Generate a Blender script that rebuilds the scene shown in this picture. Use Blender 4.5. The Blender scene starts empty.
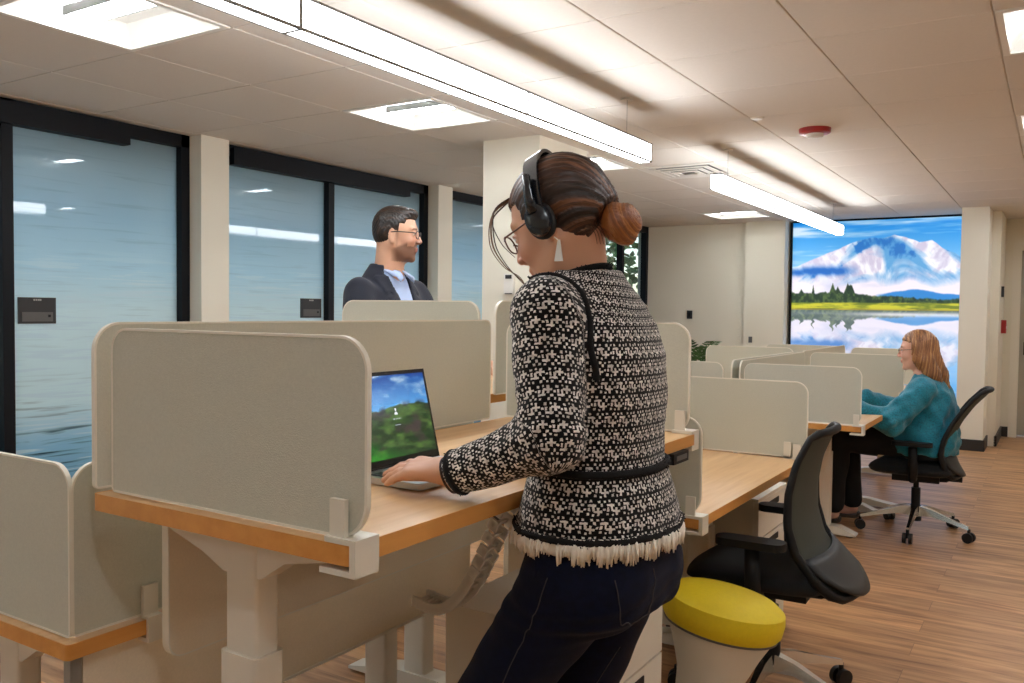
import bpy, bmesh, math, random
import numpy as np
from mathutils import Vector, Matrix

random.seed(7)
rng = np.random.default_rng(7)
C = bpy.context.scene.collection
PI = math.pi

# ---------------------------------------------------------------- camera
sc = bpy.context.scene
CAM_F, CAM_YAW, CAM_PITCH, CAM_ROLL = 865.0, math.radians(32.2), math.radians(2.1), math.radians(0.65)
fw = Vector((-math.sin(CAM_YAW) * math.cos(CAM_PITCH), math.cos(CAM_YAW) * math.cos(CAM_PITCH), -math.sin(CAM_PITCH)))
rt = Vector((math.cos(CAM_YAW), math.sin(CAM_YAW), 0.0))
up = rt.cross(fw)
rt2 = rt * math.cos(CAM_ROLL) + up * math.sin(CAM_ROLL)
up2 = -rt * math.sin(CAM_ROLL) + up * math.cos(CAM_ROLL)
cam_d = bpy.data.cameras.new('camera')
cam = bpy.data.objects.new('camera', cam_d)
C.objects.link(cam)
cam_d.sensor_width = 36.0
cam_d.lens = CAM_F / 1024.0 * 36.0
cam_d.clip_start = 0.02
cam.matrix_world = Matrix(((rt2.x, up2.x, -fw.x, 0.0), (rt2.y, up2.y, -fw.y, 0.0), (rt2.z, up2.z, -fw.z, 1.33), (0, 0, 0, 1)))
sc.camera = cam

# ---------------------------------------------------------------- world, exposure
sc.view_settings.view_transform = 'Standard'
sc.view_settings.look = 'None'
sc.view_settings.gamma = 1.0
sc.view_settings.exposure = 1.78
sc.view_settings.use_curve_mapping = False
sc.cycles.use_denoising = True
sc.cycles.max_bounces = 8
sc.cycles.diffuse_bounces = 5
sc.cycles.caustics_reflective = False
sc.cycles.caustics_refractive = False
sc.cycles.sample_clamp_indirect = 6.0
w = bpy.data.worlds.new('world')
sc.world = w
w.use_nodes = True
wn = w.node_tree
sky = wn.nodes.new('ShaderNodeTexSky')
sky.sky_type = 'NISHITA'
sky.sun_elevation = math.radians(32)
sky.sun_rotation = math.radians(100)
sky.sun_disc = False
wn.links.new(sky.outputs[0], wn.nodes['Background'].inputs[0])
wn.nodes['Background'].inputs[1].default_value = 0.10

L_TROFFER, L_PENDANT, L_BACKLIT = 13.0, 6.0, 0.24     # strengths of the lamps built below

CEIL = 2.38

# ---------------------------------------------------------------- materials
def lin(c):
    return tuple(((v / 255.0) / 12.92 if v / 255.0 <= 0.04045 else ((v / 255.0 + 0.055) / 1.055) ** 2.4) for v in c) + (1.0,)

def mat(name, rgb, rough=0.5, metal=0.0, spec=0.5, coat=0.0, coat_rough=0.03, noise=None, bump=None, sheen=0.0, sub=0.0):
    """noise=(scale, amount, (sx,sy,sz)); bump=(scale, strength)"""
    m = bpy.data.materials.new(name)
    m.use_nodes = True
    nt = m.node_tree
    b = nt.nodes['Principled BSDF']
    col = lin(rgb)
    b.inputs['Base Color'].default_value = col
    b.inputs['Roughness'].default_value = rough
    b.inputs['Metallic'].default_value = metal
    b.inputs['Specular IOR Level'].default_value = spec
    b.inputs['Coat Weight'].default_value = coat
    b.inputs['Coat Roughness'].default_value = coat_rough
    b.inputs['Sheen Weight'].default_value = sheen
    b.inputs['Subsurface Weight'].default_value = sub
    tc = nt.nodes.new('ShaderNodeTexCoord')
    if noise:
        mp = nt.nodes.new('ShaderNodeMapping')
        mp.inputs['Scale'].default_value = noise[2] if len(noise) > 2 else (1, 1, 1)
        n = nt.nodes.new('ShaderNodeTexNoise')
        n.inputs['Scale'].default_value = noise[0]
        n.inputs['Detail'].default_value = 4
        nt.links.new(tc.outputs['Object'], mp.inputs[0])
        nt.links.new(mp.outputs[0], n.inputs['Vector'])
        r = nt.nodes.new('ShaderNodeMapRange')
        r.inputs[1].default_value = 0.25
        r.inputs[2].default_value = 0.75
        r.inputs[3].default_value = 1 - noise[1]
        r.inputs[4].default_value = 1 + noise[1]
        nt.links.new(n.outputs[0], r.inputs[0])
        vm = nt.nodes.new('ShaderNodeVectorMath')
        vm.operation = 'SCALE'
        vm.inputs[0].default_value = col[:3]
        nt.links.new(r.outputs[0], vm.inputs['Scale'])
        nt.links.new(vm.outputs[0], b.inputs['Base Color'])
    if bump:
        n2 = nt.nodes.new('ShaderNodeTexNoise')
        n2.inputs['Scale'].default_value = bump[0]
        n2.inputs['Detail'].default_value = 3
        nt.links.new(tc.outputs['Object'], n2.inputs['Vector'])
        bp = nt.nodes.new('ShaderNodeBump')
        bp.inputs['Strength'].default_value = bump[1]
        bp.inputs['Distance'].default_value = 0.002
        nt.links.new(n2.outputs[0], bp.inputs['Height'])
        nt.links.new(bp.outputs[0], b.inputs['Normal'])
    return m

def emis(name, rgb, strength):
    m = bpy.data.materials.new(name)
    m.use_nodes = True
    b = m.node_tree.nodes['Principled BSDF']
    b.inputs['Base Color'].default_value = lin(rgb)
    b.inputs['Roughness'].default_value = 0.5
    b.inputs['Emission Color'].default_value = lin(rgb)
    b.inputs['Emission Strength'].default_value = strength
    return m

def N(nt, t, **kw):
    n = nt.nodes.new(t)
    for k, v in kw.items():
        setattr(n, k, v)
    return n

def math_node(nt, op, a, b=None, c=None):
    n = nt.nodes.new('ShaderNodeMath')
    n.operation = op
    for i, v in enumerate((a, b, c)):
        if v is None:
            continue
        if isinstance(v, (int, float)):
            n.inputs[i].default_value = v
        else:
            nt.links.new(v, n.inputs[i])
    return n.outputs[0]

def wood_mat(name, rgb_a, rgb_b, axis, scale=1.0, rough=0.38):
    """streaky grain along one axis"""
    m = bpy.data.materials.new(name)
    m.use_nodes = True
    nt = m.node_tree
    b = nt.nodes['Principled BSDF']
    b.inputs['Roughness'].default_value = rough
    tc = N(nt, 'ShaderNodeTexCoord')
    mp = N(nt, 'ShaderNodeMapping')
    s = [14.0 * scale] * 3
    s[axis] = 0.9 * scale
    mp.inputs['Scale'].default_value = s
    nt.links.new(tc.outputs['Object'], mp.inputs[0])
    n = N(nt, 'ShaderNodeTexNoise')
    n.inputs['Scale'].default_value = 2.2
    n.inputs['Detail'].default_value = 6
    n.inputs['Roughness'].default_value = 0.62
    nt.links.new(mp.outputs[0], n.inputs['Vector'])
    r = N(nt, 'ShaderNodeValToRGB')
    r.color_ramp.elements[0].position = 0.3
    r.color_ramp.elements[0].color = lin(rgb_a)
    r.color_ramp.elements[1].position = 0.7
    r.color_ramp.elements[1].color = lin(rgb_b)
    nt.links.new(n.outputs[0], r.inputs[0])
    nt.links.new(r.outputs[0], b.inputs['Base Color'])
    return m

M = {}
M['wall'] = mat('wall_paint', (238, 232, 214), 0.85, spec=0.2, bump=(180, 0.15))
M['wall_white'] = mat('white_wall_paint', (240, 234, 218), 0.85, spec=0.2, bump=(180, 0.15))
M['ceiling'] = mat('ceiling_tile', (228, 221, 212), 0.95, spec=0.1, noise=(60, 0.015), bump=(420, 0.35))
M['grid'] = mat('ceiling_grid', (206, 198, 188), 0.8)
M['black_frame'] = mat('black_aluminium', (8, 10, 17), 0.5, spec=0.25, noise=(8, 0.1))
M['base'] = mat('vinyl_base', (42, 40, 39), 0.5)
M['fabric'] = mat('panel_felt', (200, 199, 184), 0.9, spec=0.15, noise=(240, 0.05), bump=(500, 0.4), sheen=0.1)
M['trim'] = mat('panel_edge', (232, 226, 211), 0.45)
M['cream_panel'] = mat('cream_felt', (236, 222, 198), 0.9, spec=0.15, noise=(240, 0.04), bump=(500, 0.3))
M['metal_white'] = mat('cream_powder_coat', (226, 219, 204), 0.4, noise=(30, 0.01))
M['metal_grey'] = mat('grey_powder_coat', (150, 146, 138), 0.45)
M['wood_top'] = wood_mat('oak_laminate', (206, 162, 112), (228, 190, 142), 1)
M['wood_edge'] = wood_mat('oak_edge', (206, 140, 66), (224, 160, 84), 1, 0.8)
M['black_plastic'] = mat('black_plastic', (13, 14, 16), 0.58, spec=0.35, bump=(300, 0.1))
M['black_fabric'] = mat('black_seat_fabric', (9, 9, 11), 0.9, bump=(700, 0.5), sheen=0.05)
M['chrome'] = mat('polished_aluminium', (215, 212, 208), 0.2, metal=1.0)
M['rubber'] = mat('caster_rubber', (9, 9, 10), 0.45)
M['yellow'] = mat('yellow_upholstery', (228, 200, 20), 0.55, noise=(90, 0.04), bump=(600, 0.3))
M['stool_white'] = mat('stool_shell', (222, 216, 202), 0.5)
M['silver'] = mat('laptop_aluminium', (196, 198, 204), 0.3, metal=0.7)
M['key'] = mat('laptop_keys', (70, 72, 78), 0.5)
M['screen_black'] = mat('screen_bezel', (10, 10, 12), 0.2)
M['lamp_frame'] = mat('lamp_housing', (138, 138, 136), 0.5)
M['lamp_white'] = mat('lamp_white_enamel', (240, 236, 228), 0.6)
M['red'] = mat('red_enamel', (168, 30, 26), 0.35)
M['white_plastic'] = mat('white_plastic', (238, 234, 226), 0.4)
M['sign'] = mat('sign_charcoal', (44, 43, 44), 0.5)
M['sign_grey'] = mat('sign_insert', (92, 90, 88), 0.5)
M['lens'] = emis('lamp_lens', (240, 248, 255), L_TROFFER)
M['lens_p'] = emis('pendant_lens', (246, 250, 255), L_PENDANT)

# ---------------------------------------------------------------- mesh helpers
def tag(o, label=None, cat=None, group=None, kind=None):
    if label: o['label'] = label
    if cat: o['category'] = cat
    if group: o['group'] = group
    if kind: o['kind'] = kind
    return o

def empty(name, loc=(0, 0, 0), rz=0.0, label=None, cat=None, group=None):
    o = bpy.data.objects.new(name, None)
    o.empty_display_size = 0.05
    C.objects.link(o)
    o.location = loc
    o.rotation_euler = (0, 0, rz)
    return tag(o, label, cat, group)

class MB:
    def __init__(self):
        self.bm = bmesh.new()
    def _add(self, vs, fs):
        b = [self.bm.verts.new(v) for v in vs]
        for f in fs:
            try:
                self.bm.faces.new([b[i] for i in f])
            except ValueError:
                pass
        return self
    def box(self, x0, x1, y0, y1, z0, z1):
        v = [(x0, y0, z0), (x1, y0, z0), (x1, y1, z0), (x0, y1, z0), (x0, y0, z1), (x1, y0, z1), (x1, y1, z1), (x0, y1, z1)]
        f = [(0, 3, 2, 1), (4, 5, 6, 7), (0, 1, 5, 4), (1, 2, 6, 5), (2, 3, 7, 6), (3, 0, 4, 7)]
        return self._add(v, f)
    def prism(self, pts, axis, c0, c1):
        """closed outline in the two remaining axes, extruded along axis from c0 to c1"""
        n = len(pts)
        def P(p, c):
            l = list(p)
            l.insert(axis, c)
            return tuple(l)
        v = [P(p, c0) for p in pts] + [P(p, c1) for p in pts]
        f = [tuple(range(n)), tuple(range(2 * n - 1, n - 1, -1))]
        f += [(i, (i + 1) % n, n + (i + 1) % n, n + i) for i in range(n)]
        return self._add(v, f)
    def ring(self, outer, inner, axis, c0, c1):
        n = len(outer)
        def P(p, c):
            l = list(p)
            l.insert(axis, c)
            return tuple(l)
        v = [P(p, c0) for p in outer] + [P(p, c0) for p in inner] + [P(p, c1) for p in outer] + [P(p, c1) for p in inner]
        f = []
        for i in range(n):
            j = (i + 1) % n
            f += [(i, j, n + j, n + i), (2 * n + i, 3 * n + i, 3 * n + j, 2 * n + j), (i, 2 * n + i, 2 * n + j, j), (n + i, n + j, 3 * n + j, 3 * n + i)]
        return self._add(v, f)
    def tube(self, pts, rad, n=10, closed=False):
        pts = [Vector(p) for p in pts]
        if not hasattr(rad, '__len__'):
            rad = [rad] * len(pts)
        m = len(pts)
        rings = []
        ref = Vector((0, 0, 1))
        T0 = (pts[1] - pts[0]).normalized()
        if abs(T0.dot(ref)) > 0.9:
            ref = Vector((1, 0, 0))
        nrm = (ref - T0 * ref.dot(T0)).normalized()
        for i, p in enumerate(pts):
            if closed:
                T = (pts[(i + 1) % m] - pts[i - 1]).normalized()
            else:
                T = (pts[min(i + 1, m - 1)] - pts[max(i - 1, 0)]).normalized()
            nrm = (nrm - T * nrm.dot(T)).normalized()
            bi = T.cross(nrm)
            rings.append([p + (nrm * math.cos(2 * PI * k / n) + bi * math.sin(2 * PI * k / n)) * rad[i] for k in range(n)])
        v = [tuple(q) for r in rings for q in r]
        f = []
        for i in range(m if closed else m - 1):
            a, b = i * n, ((i + 1) % m) * n
            f += [(a + k, a + (k + 1) % n, b + (k + 1) % n, b + k) for k in range(n)]
        if not closed:
            f += [tuple(range(n - 1, -1, -1)), tuple((m - 1) * n + k for k in range(n))]
        return self._add(v, f)
    def lathe(self, prof, n=32, c=(0, 0, 0), mtx=None):
        """prof = [(r, z), ...] bottom to top"""
        v, f = [], []
        for r, z in prof:
            for k in range(n):
                p = Vector((r * math.cos(2 * PI * k / n), r * math.sin(2 * PI * k / n), z))
                if mtx is not None:
                    p = mtx @ p
                v.append(tuple(p + Vector(c)))
        for i in range(len(prof) - 1):
            f += [(i * n + k, i * n + (k + 1) % n, (i + 1) * n + (k + 1) % n, (i + 1) * n + k) for k in range(n)]
        f += [tuple(range(n - 1, -1, -1)), tuple((len(prof) - 1) * n + k for k in range(n))]
        return self._add(v, f)
    def bevel(self, w, seg=2):
        eds = [e for e in self.bm.edges if e.is_manifold and e.calc_face_angle(0) > 0.6]
        bmesh.ops.bevel(self.bm, geom=eds, offset=w, segments=seg, affect='EDGES', profile=0.5, clamp_overlap=True)
        return self
    def obj(self, name, m, parent=None, smooth=False, world=True):
        bmesh.ops.recalc_face_normals(self.bm, faces=self.bm.faces)
        me = bpy.data.meshes.new(name)
        self.bm.to_mesh(me)
        self.bm.free()
        return mesh_obj(name, me, m, parent, smooth, world)

def mesh_obj(name, me, m, parent=None, smooth=False, world=True):
    if isinstance(m, (list, tuple)):
        for q in m:
            me.materials.append(q)
    else:
        me.materials.append(m)
    if smooth:
        me.polygons.foreach_set('use_smooth', [True] * len(me.polygons))
        if smooth == 'auto':
            try:
                me.set_sharp_from_angle(angle=math.radians(38))
            except Exception:
                pass
    o = bpy.data.objects.new(name, me)
    C.objects.link(o)
    if parent is not None:
        o.parent = parent
        if world:                       # geometry was written in world coordinates
            root = parent
            while root.parent is not None:
                root = root.parent
            if parent is root:
                o.matrix_parent_inverse = Matrix.LocRotScale(root.location, root.rotation_euler, None).inverted()
    return o

def rrect(a0, a1, b0, b1, r, seg=6):
    """rounded rectangle outline; r single or (ll, lr, ur, ul)"""
    if not hasattr(r, '__len__'):
        r = (r,) * 4
    out = []
    for (ca, cb, s, rr) in ((a0, b0, PI, r[0]), (a1, b0, 1.5 * PI, r[1]), (a1, b1, 0.0, r[2]), (a0, b1, 0.5 * PI, r[3])):
        rr = max(rr, 1e-4)
        x = ca + rr if ca == a0 else ca - rr
        y = cb + rr if cb == b0 else cb - rr
        for k in range(seg + 1):
            t = s + 0.5 * PI * k / seg
            out.append((x + rr * math.cos(t), y + rr * math.sin(t)))
    return out

def smoothed(o, levels=1):
    md = o.modifiers.new('sub', 'SUBSURF')
    md.levels = levels
    md.render_levels = levels
    return o

def copy_tree(o, parent=None):
    c = o.copy()
    C.objects.link(c)
    if parent is not None:
        c.parent = parent
    for ch in list(o.children):
        copy_tree(ch, c)
    return c
# ================================================================ THE SETTING
# ---- floor: planks running across the room
def floor_mat():
    m = bpy.data.materials.new('plank_floor')
    m.use_nodes = True
    nt = m.node_tree
    b = nt.nodes['Principled BSDF']
    b.inputs['Roughness'].default_value = 0.42
    tc = N(nt, 'ShaderNodeTexCoord')
    br = N(nt, 'ShaderNodeTexBrick')
    br.offset = 0.37
    br.inputs['Scale'].default_value = 1.0
    br.inputs['Brick Width'].default_value = 1.22
    br.inputs['Row Height'].default_value = 0.152
    br.inputs['Mortar Size'].default_value = 0.0012
    br.inputs['Mortar Smooth'].default_value = 0.3
    br.inputs['Bias'].default_value = 0.0
    br.inputs['Color1'].default_value = (0.0, 0.0, 0.0, 1)
    br.inputs['Color2'].default_value = (1.0, 1.0, 1.0, 1)
    br.inputs['Mortar'].default_value = (0.5, 0.5, 0.5, 1)
    nt.links.new(tc.outputs['Object'], br.inputs['Vector'])
    mp = N(nt, 'ShaderNodeMapping')
    mp.inputs['Scale'].default_value = (1.3, 13.0, 1.0)
    sh = N(nt, 'ShaderNodeVectorMath')
    sh.operation = 'MULTIPLY_ADD'
    sh.inputs[1].default_value = (17.0, 5.0, 0.0)
    nt.links.new(br.outputs['Color'], sh.inputs[0])
    nt.links.new(tc.outputs['Object'], sh.inputs[2])
    nt.links.new(sh.outputs[0], mp.inputs[0])
    n = N(nt, 'ShaderNodeTexNoise')
    n.inputs['Scale'].default_value = 1.6
    n.inputs['Detail'].default_value = 8
    n.inputs['Roughness'].default_value = 0.6
    n.inputs['Distortion'].default_value = 0.6
    nt.links.new(mp.outputs[0], n.inputs['Vector'])
    r = N(nt, 'ShaderNodeValToRGB')
    e = r.color_ramp.elements
    e[0].position, e[0].color = 0.30, lin((132, 88, 54))
    e[1].position, e[1].color = 0.74, lin((222, 174, 126))
    x = e.new(0.5)
    x.color = lin((190, 142, 98))
    nt.links.new(n.outputs[0], r.inputs[0])
    tone = N(nt, 'ShaderNodeMapRange')
    tone.inputs[3].default_value = 0.80
    tone.inputs[4].default_value = 1.12
    nt.links.new(br.outputs['Color'], tone.inputs[0])
    vm = N(nt, 'ShaderNodeVectorMath')
    vm.operation = 'SCALE'
    nt.links.new(r.outputs[0], vm.inputs[0])
    nt.links.new(tone.outputs[0], vm.inputs['Scale'])
    mix = N(nt, 'ShaderNodeMix')
    mix.data_type = 'RGBA'
    nt.links.new(br.outputs['Fac'], mix.inputs[0])
    nt.links.new(vm.outputs[0], mix.inputs[6])
    mix.inputs[7].default_value = lin((130, 94, 66))
    nt.links.new(mix.outputs[2], b.inputs['Base Color'])
    return m

XW, XE, YS, YN = -4.62, 3.2, -3.0, 11.4
tag(MB().box(-4.9, XE + .2, YS - .2, YN + .4, -0.06, 0).obj('floor', floor_mat()), kind='structure')

# ---- ceiling: 2 ft tiles with fine reveals, open where the lights and the air vent sit
GX0, GY0, P = -3.27, 2.225, 0.61
lights_cells = [(0, j) for j in (-7, -4, -1, 2, 5, 11)] + [(5, j) for j in (-7, -4, -1, 2, 5, 8, 11)] + [(9, j) for j in (-4, -1, 2, 5)] + [(7, 13)]  # last cell: unseen lamp added to brighten the wall by the door
room_cells = [(-4, j) for j in (-4, -2, 0, 2, 4, 6, 8)]  # unseen lamps added behind the frosted glass to make it brighter
vent_cell = (1, 6)
cb = MB()
gap = 0.0022
for i in range(-3, 11):
    for j in range(-9, 16):
        if (i, j) in lights_cells or (i, j) == vent_cell:
            continue
        x0, x1 = GX0 + i * P, GX0 + (i + 1) * P
        y0, y1 = GY0 + j * P, GY0 + (j + 1) * P
        x0, x1, y0, y1 = max(x0, -4.9) + gap, min(x1, XE + .1) - gap, y0 + gap, y1 - gap
        if x1 <= x0:
            continue
        # bevelled lower edge
        e = 0.003
        v = [(x0, y0, CEIL + .012), (x1, y0, CEIL + .012), (x1, y1, CEIL + .012), (x0, y1, CEIL + .012), (x0, y0, CEIL + e), (x1, y0, CEIL + e), (x1, y1, CEIL + e), (x0, y1, CEIL + e),
             (x0 + e, y0 + e, CEIL), (x1 - e, y0 + e, CEIL), (x1 - e, y1 - e, CEIL), (x0 + e, y1 - e, CEIL)]
        f = [(0, 1, 2, 3), (11, 10, 9, 8)]
        for a, b in ((0, 4), (4, 8)):
            for k in range(4):
                f.append((a + k, b + k, b + (k + 1) % 4, a + (k + 1) % 4))
        cb._add(v, f)
tag(cb.obj('ceiling', M['ceiling']), kind='structure')
gb = MB()
for i in range(-3, 12):
    x = GX0 + i * P
    gb.box(x - .008, x + .008, -3.2, 11.9, CEIL + .006, CEIL + .03)
for j in range(-9, 17):
    y = GY0 + j * P
    gb.box(-4.9, XE + .2, y - .008, y + .008, CEIL + .0062, CEIL + .0302)
tag(gb.obj('trim_1', M['grid']), kind='structure')
tag(MB().box(-4.9, XE + .2, -3.2, 11.9, CEIL + .26, CEIL + .3).obj('ceiling.001', M['lamp_frame']), kind='structure')

# ---- walls
def struct(name, bm, m, parent=None):
    o = bm.obj(name, m, parent)
    if parent is None:
        o['kind'] = 'structure'
    return o
struct('wall_south', MB().box(-4.9, XE + .2, YS - .15, YS, 0, CEIL), M['wall'])
struct('wall_east', MB().box(XE, XE + .15, YS, YN + .3, 0, CEIL), M['wall'])
# far wall: plain part, shallow column, mural bay
struct('wall_north', MB().box(-4.5, -3.09, 10.10, 10.6, 0, CEIL).box(-3.09, -2.64, 9.98, 10.6, 0, CEIL).box(-2.64, -.8, 10.24, 10.6, 0, CEIL), M['wall'])
# column right of the mural and the side wall behind it
struct('wall_column', MB().box(-.82, -.58, 9.55, 10.6, 0, CEIL).box(-.80, -.50, 10.0, 10.95, 0, CEIL), M['wall_white'])
# wall with the door
DX0, DX1, DZ = -.375, .58, 2.07
struct('wall_corridor', MB().box(-.8, DX0, 10.9, 11.1, 0, CEIL).box(DX1, XE, 10.9, 11.1, 0, CEIL).box(DX0, DX1, 10.9, 11.1, DZ, CEIL), M['wall'])
struct('door_1', MB().box(DX0 + .03, DX1 - .03, 11.0, 11.045, 0.01, DZ - .03).bevel(.003), mat('door_grey', (176, 170, 152), 0.5))
struct('trim_2', MB().box(DX0 - .05, DX0 + .03, 10.87, 11.0, 0, DZ - .031).box(DX1 - .03, DX1 + .05, 10.87, 11.0, 0, DZ - .031).box(DX0 - .05, DX1 + .05, 10.87, 11.0, DZ - .03, DZ + .05).bevel(.004), M['wall_white'])
dh = MB().tube([(DX0 + .09, 11.0, .97), (DX0 + .09, 10.95, .97), (DX0 + .21, 10.945, .97)], .012).box(DX0 + .07, DX0 + .11, 10.99, 11.002, .90, 1.04)
o = dh.obj('door_handle', M['black_plastic'], bpy.data.objects['door_1'])
struct('baseboard_north', MB().box(-4.4, -3.1, 10.08, 10.11, 0, .11).box(-3.11, -2.63, 9.965, 9.99, 0, .11).box(-2.63, -.82, 10.225, 10.25, 0, .11)
       .box(-.83, -.57, 9.535, 9.56, 0, .11).box(-.59, -.565, 9.54, 10.0, 0, .11).box(-.51, -.485, 10.0, 10.9, 0, .11).box(-.5, DX0 - .05, 10.88, 10.91, 0, .11), M['base'])
struct('baseboard_east', MB().box(XE - .015, XE, YS, 10.9, 0, .11), M['base'])
# big free-standing column
struct('wall_pillar', MB().box(-3.06, -2.655, 4.50, 5.12, 0, CEIL).bevel(.004), M['wall_white'])
struct('baseboard_pillar', MB().box(-3.075, -2.64, 4.485, 5.135, 0, .11), M['base'])

# ---- west wall of black framed glass with printed film, and slim columns between
def film_mat():
    m = bpy.data.materials.new('printed_glass_film')
    m.use_nodes = True
    nt = m.node_tree
    b = nt.nodes['Principled BSDF']
    b.inputs['Roughness'].default_value = 0.35
    b.inputs['Specular IOR Level'].default_value = 0.3
    b.inputs['Coat Weight'].default_value = 1.0
    b.inputs['Coat IOR'].default_value = 1.65
    b.inputs['Coat Roughness'].default_value = 0.015
    tc = N(nt, 'ShaderNodeTexCoord')
    sx = N(nt, 'ShaderNodeSeparateXYZ')
    nt.links.new(tc.outputs['Object'], sx.inputs[0])
    r = N(nt, 'ShaderNodeValToRGB')
    e = r.color_ramp.elements
    e[0].position, e[0].color = 0.0, lin((70, 140, 180))
    e[1].position, e[1].color = 1.0, lin((134, 152, 158))
    for p, c in ((.24, (150, 206, 236)), (.34, (220, 248, 255)), (.55, (220, 247, 255)), (.66, (186, 226, 246)), (.78, (160, 198, 220)), (.90, (150, 178, 192))):
        x = e.new(p)
        x.color = lin(c)
    zz = math_node(nt, 'DIVIDE', sx.outputs[2], 2.35)
    nt.links.new(zz, r.inputs[0])
    # ripples of the printed water, drawn out sideways, dark at the bottom and pale higher up
    mp = N(nt, 'ShaderNodeMapping')
    mp.inputs['Scale'].default_value = (1, 1.6, 34)
    nt.links.new(tc.outputs['Object'], mp.inputs[0])
    n = N(nt, 'ShaderNodeTexNoise')
    n.inputs['Scale'].default_value = 1.3
    n.inputs['Detail'].default_value = 4
    n.inputs['Distortion'].default_value = 0.35
    nt.links.new(mp.outputs[0], n.inputs['Vector'])
    d = N(nt, 'ShaderNodeMapRange')
    d.inputs[1].default_value = 0.56
    d.inputs[2].default_value = 0.70
    nt.links.new(n.outputs[0], d.inputs[0])
    lowm = N(nt, 'ShaderNodeMapRange')
    lowm.inputs[1].default_value = 0.95
    lowm.inputs[2].default_value = 0.55
    lowm.inputs[3].default_value = 0.13
    lowm.inputs[4].default_value = 1.0
    nt.links.new(sx.outputs[2], lowm.inputs[0])
    fac = math_node(nt, 'MULTIPLY', d.outputs[0], lowm.outputs[0])
    mix = N(nt, 'ShaderNodeMix')
    mix.data_type = 'RGBA'
    nt.links.new(fac, mix.inputs[0])
    nt.links.new(r.outputs[0], mix.inputs[6])
    mix.inputs[7].default_value = lin((26, 66, 84))
    l = N(nt, 'ShaderNodeMapRange')
    l.inputs[1].default_value = 0.47
    l.inputs[2].default_value = 0.40
    nt.links.new(n.outputs[0], l.inputs[0])
    band = N(nt, 'ShaderNodeMapRange')
    band.inputs[1].default_value = 1.66
    band.inputs[2].default_value = 1.48
    band.inputs[3].default_value = 0.0
    band.inputs[4].default_value = 0.8
    nt.links.new(sx.outputs[2], band.inputs[0])
    fac2 = math_node(nt, 'MULTIPLY', l.outputs[0], band.outputs[0])
    mix2 = N(nt, 'ShaderNodeMix')
    mix2.data_type = 'RGBA'
    nt.links.new(fac2, mix2.inputs[0])
    nt.links.new(mix.outputs[2], mix2.inputs[6])
    mix2.inputs[7].default_value = lin((212, 238, 250))
    nt.links.new(mix2.outputs[2], b.inputs['Base Color'])
    tr = N(nt, 'ShaderNodeBsdfTranslucent')           # frosted: the lamps added behind shine through
    nt.links.new(mix2.outputs[2], tr.inputs['Color'])
    ms = N(nt, 'ShaderNodeMixShader')
    ms.inputs[0].default_value = .5
    nt.links.new(b.outputs[0], ms.inputs[1])
    nt.links.new(tr.outputs[0], ms.inputs[2])
    nt.links.new(ms.outputs[0], nt.nodes['Material Output'].inputs['Surface'])
    return m
FILM = film_mat()
XG = -4.62
def glazing(name, y0, y1, mullions, glass=FILM, xg=XG, low=0.0, track=None):
    f = MB()
    t = 0.058
    f.box(xg - .03, xg + .05, y0, y1, CEIL - .075, CEIL)
    f.box(xg - .03, xg + .05, y0, y1, low, low + .09)
    for y in [y0 + t / 2, y1 - t / 2] + mullions:
        f.box(xg - .03, xg + .05, y - t / 2, y + t / 2, low, CEIL)
    if track:
        f.box(xg + .02, xg + .09, track[0], track[1], CEIL - .13, CEIL - .02)
    f = f.obj(name, M['black_frame'])
    f['kind'] = 'structure'
    if glass is FILM:
        MB()._add([(xg, y0 + .02, low + .05), (xg, y1 - .02, low + .05), (xg, y1 - .02, CEIL - .04), (xg, y0 + .02, CEIL - .04)], [(0, 1, 2, 3)]).obj('glass', glass, f)
    else:
        MB().box(xg - .008, xg, y0 + .02, y1 - .02, low + .05, CEIL - .04).obj('glass', glass, f)
    return f
# rooms behind the frosted glass, with lamps added to brighten it
struct('wall_west', MB().box(-7.6, -7.4, YS, 8.3, 0, CEIL + .1), M['wall'])
struct('wall_partition', MB().box(-7.4, -4.66, 8.2, 8.3, 0, CEIL + .1), M['wall'])
struct('ceiling_rooms', MB().box(-7.4, -4.66, YS, 8.3, CEIL + .1, CEIL + .13), M['ceiling'])
struct('floor_rooms', MB().box(-7.4, -4.9, YS, 8.3, -.06, 0), mat('room_carpet', (110, 112, 116), .95, noise=(40, .1)))
glazing('window_1', -.1, 3.49, [1.2, 2.39], track=(-.0, 3.06))
glazing('window_2', 3.70, 5.89, [4.73], track=(3.8, 5.6))
glazing('window_3', 6.08, 8.2, [7.2])
struct('wall_pier', MB().box(-4.65, -4.46, 3.49, 3.70, 0, CEIL).bevel(.004), M['wall_white'])
struct('wall_pier.001', MB().box(-4.65, -4.46, 5.89, 6.09, 0, CEIL).bevel(.004), M['wall_white'])
struct('wall_pier.002', MB().box(-4.65, -4.34, 8.2, 8.5, 0, CEIL).bevel(.004), M['wall_white'])
clear = bpy.data.materials.new('clear_glass')
clear.use_nodes = True
_b = clear.node_tree.nodes['Principled BSDF']
_b.inputs['Roughness'].default_value = 0.0
_b.inputs['Transmission Weight'].default_value = 1.0
_b.inputs['IOR'].default_value = 1.45
_b.inputs['Base Color'].default_value = (0.85, 0.92, 0.9, 1)
glazing('window_4', 8.5, 10.08, [9.35], glass=clear, xg=-4.40, low=.0)

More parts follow.
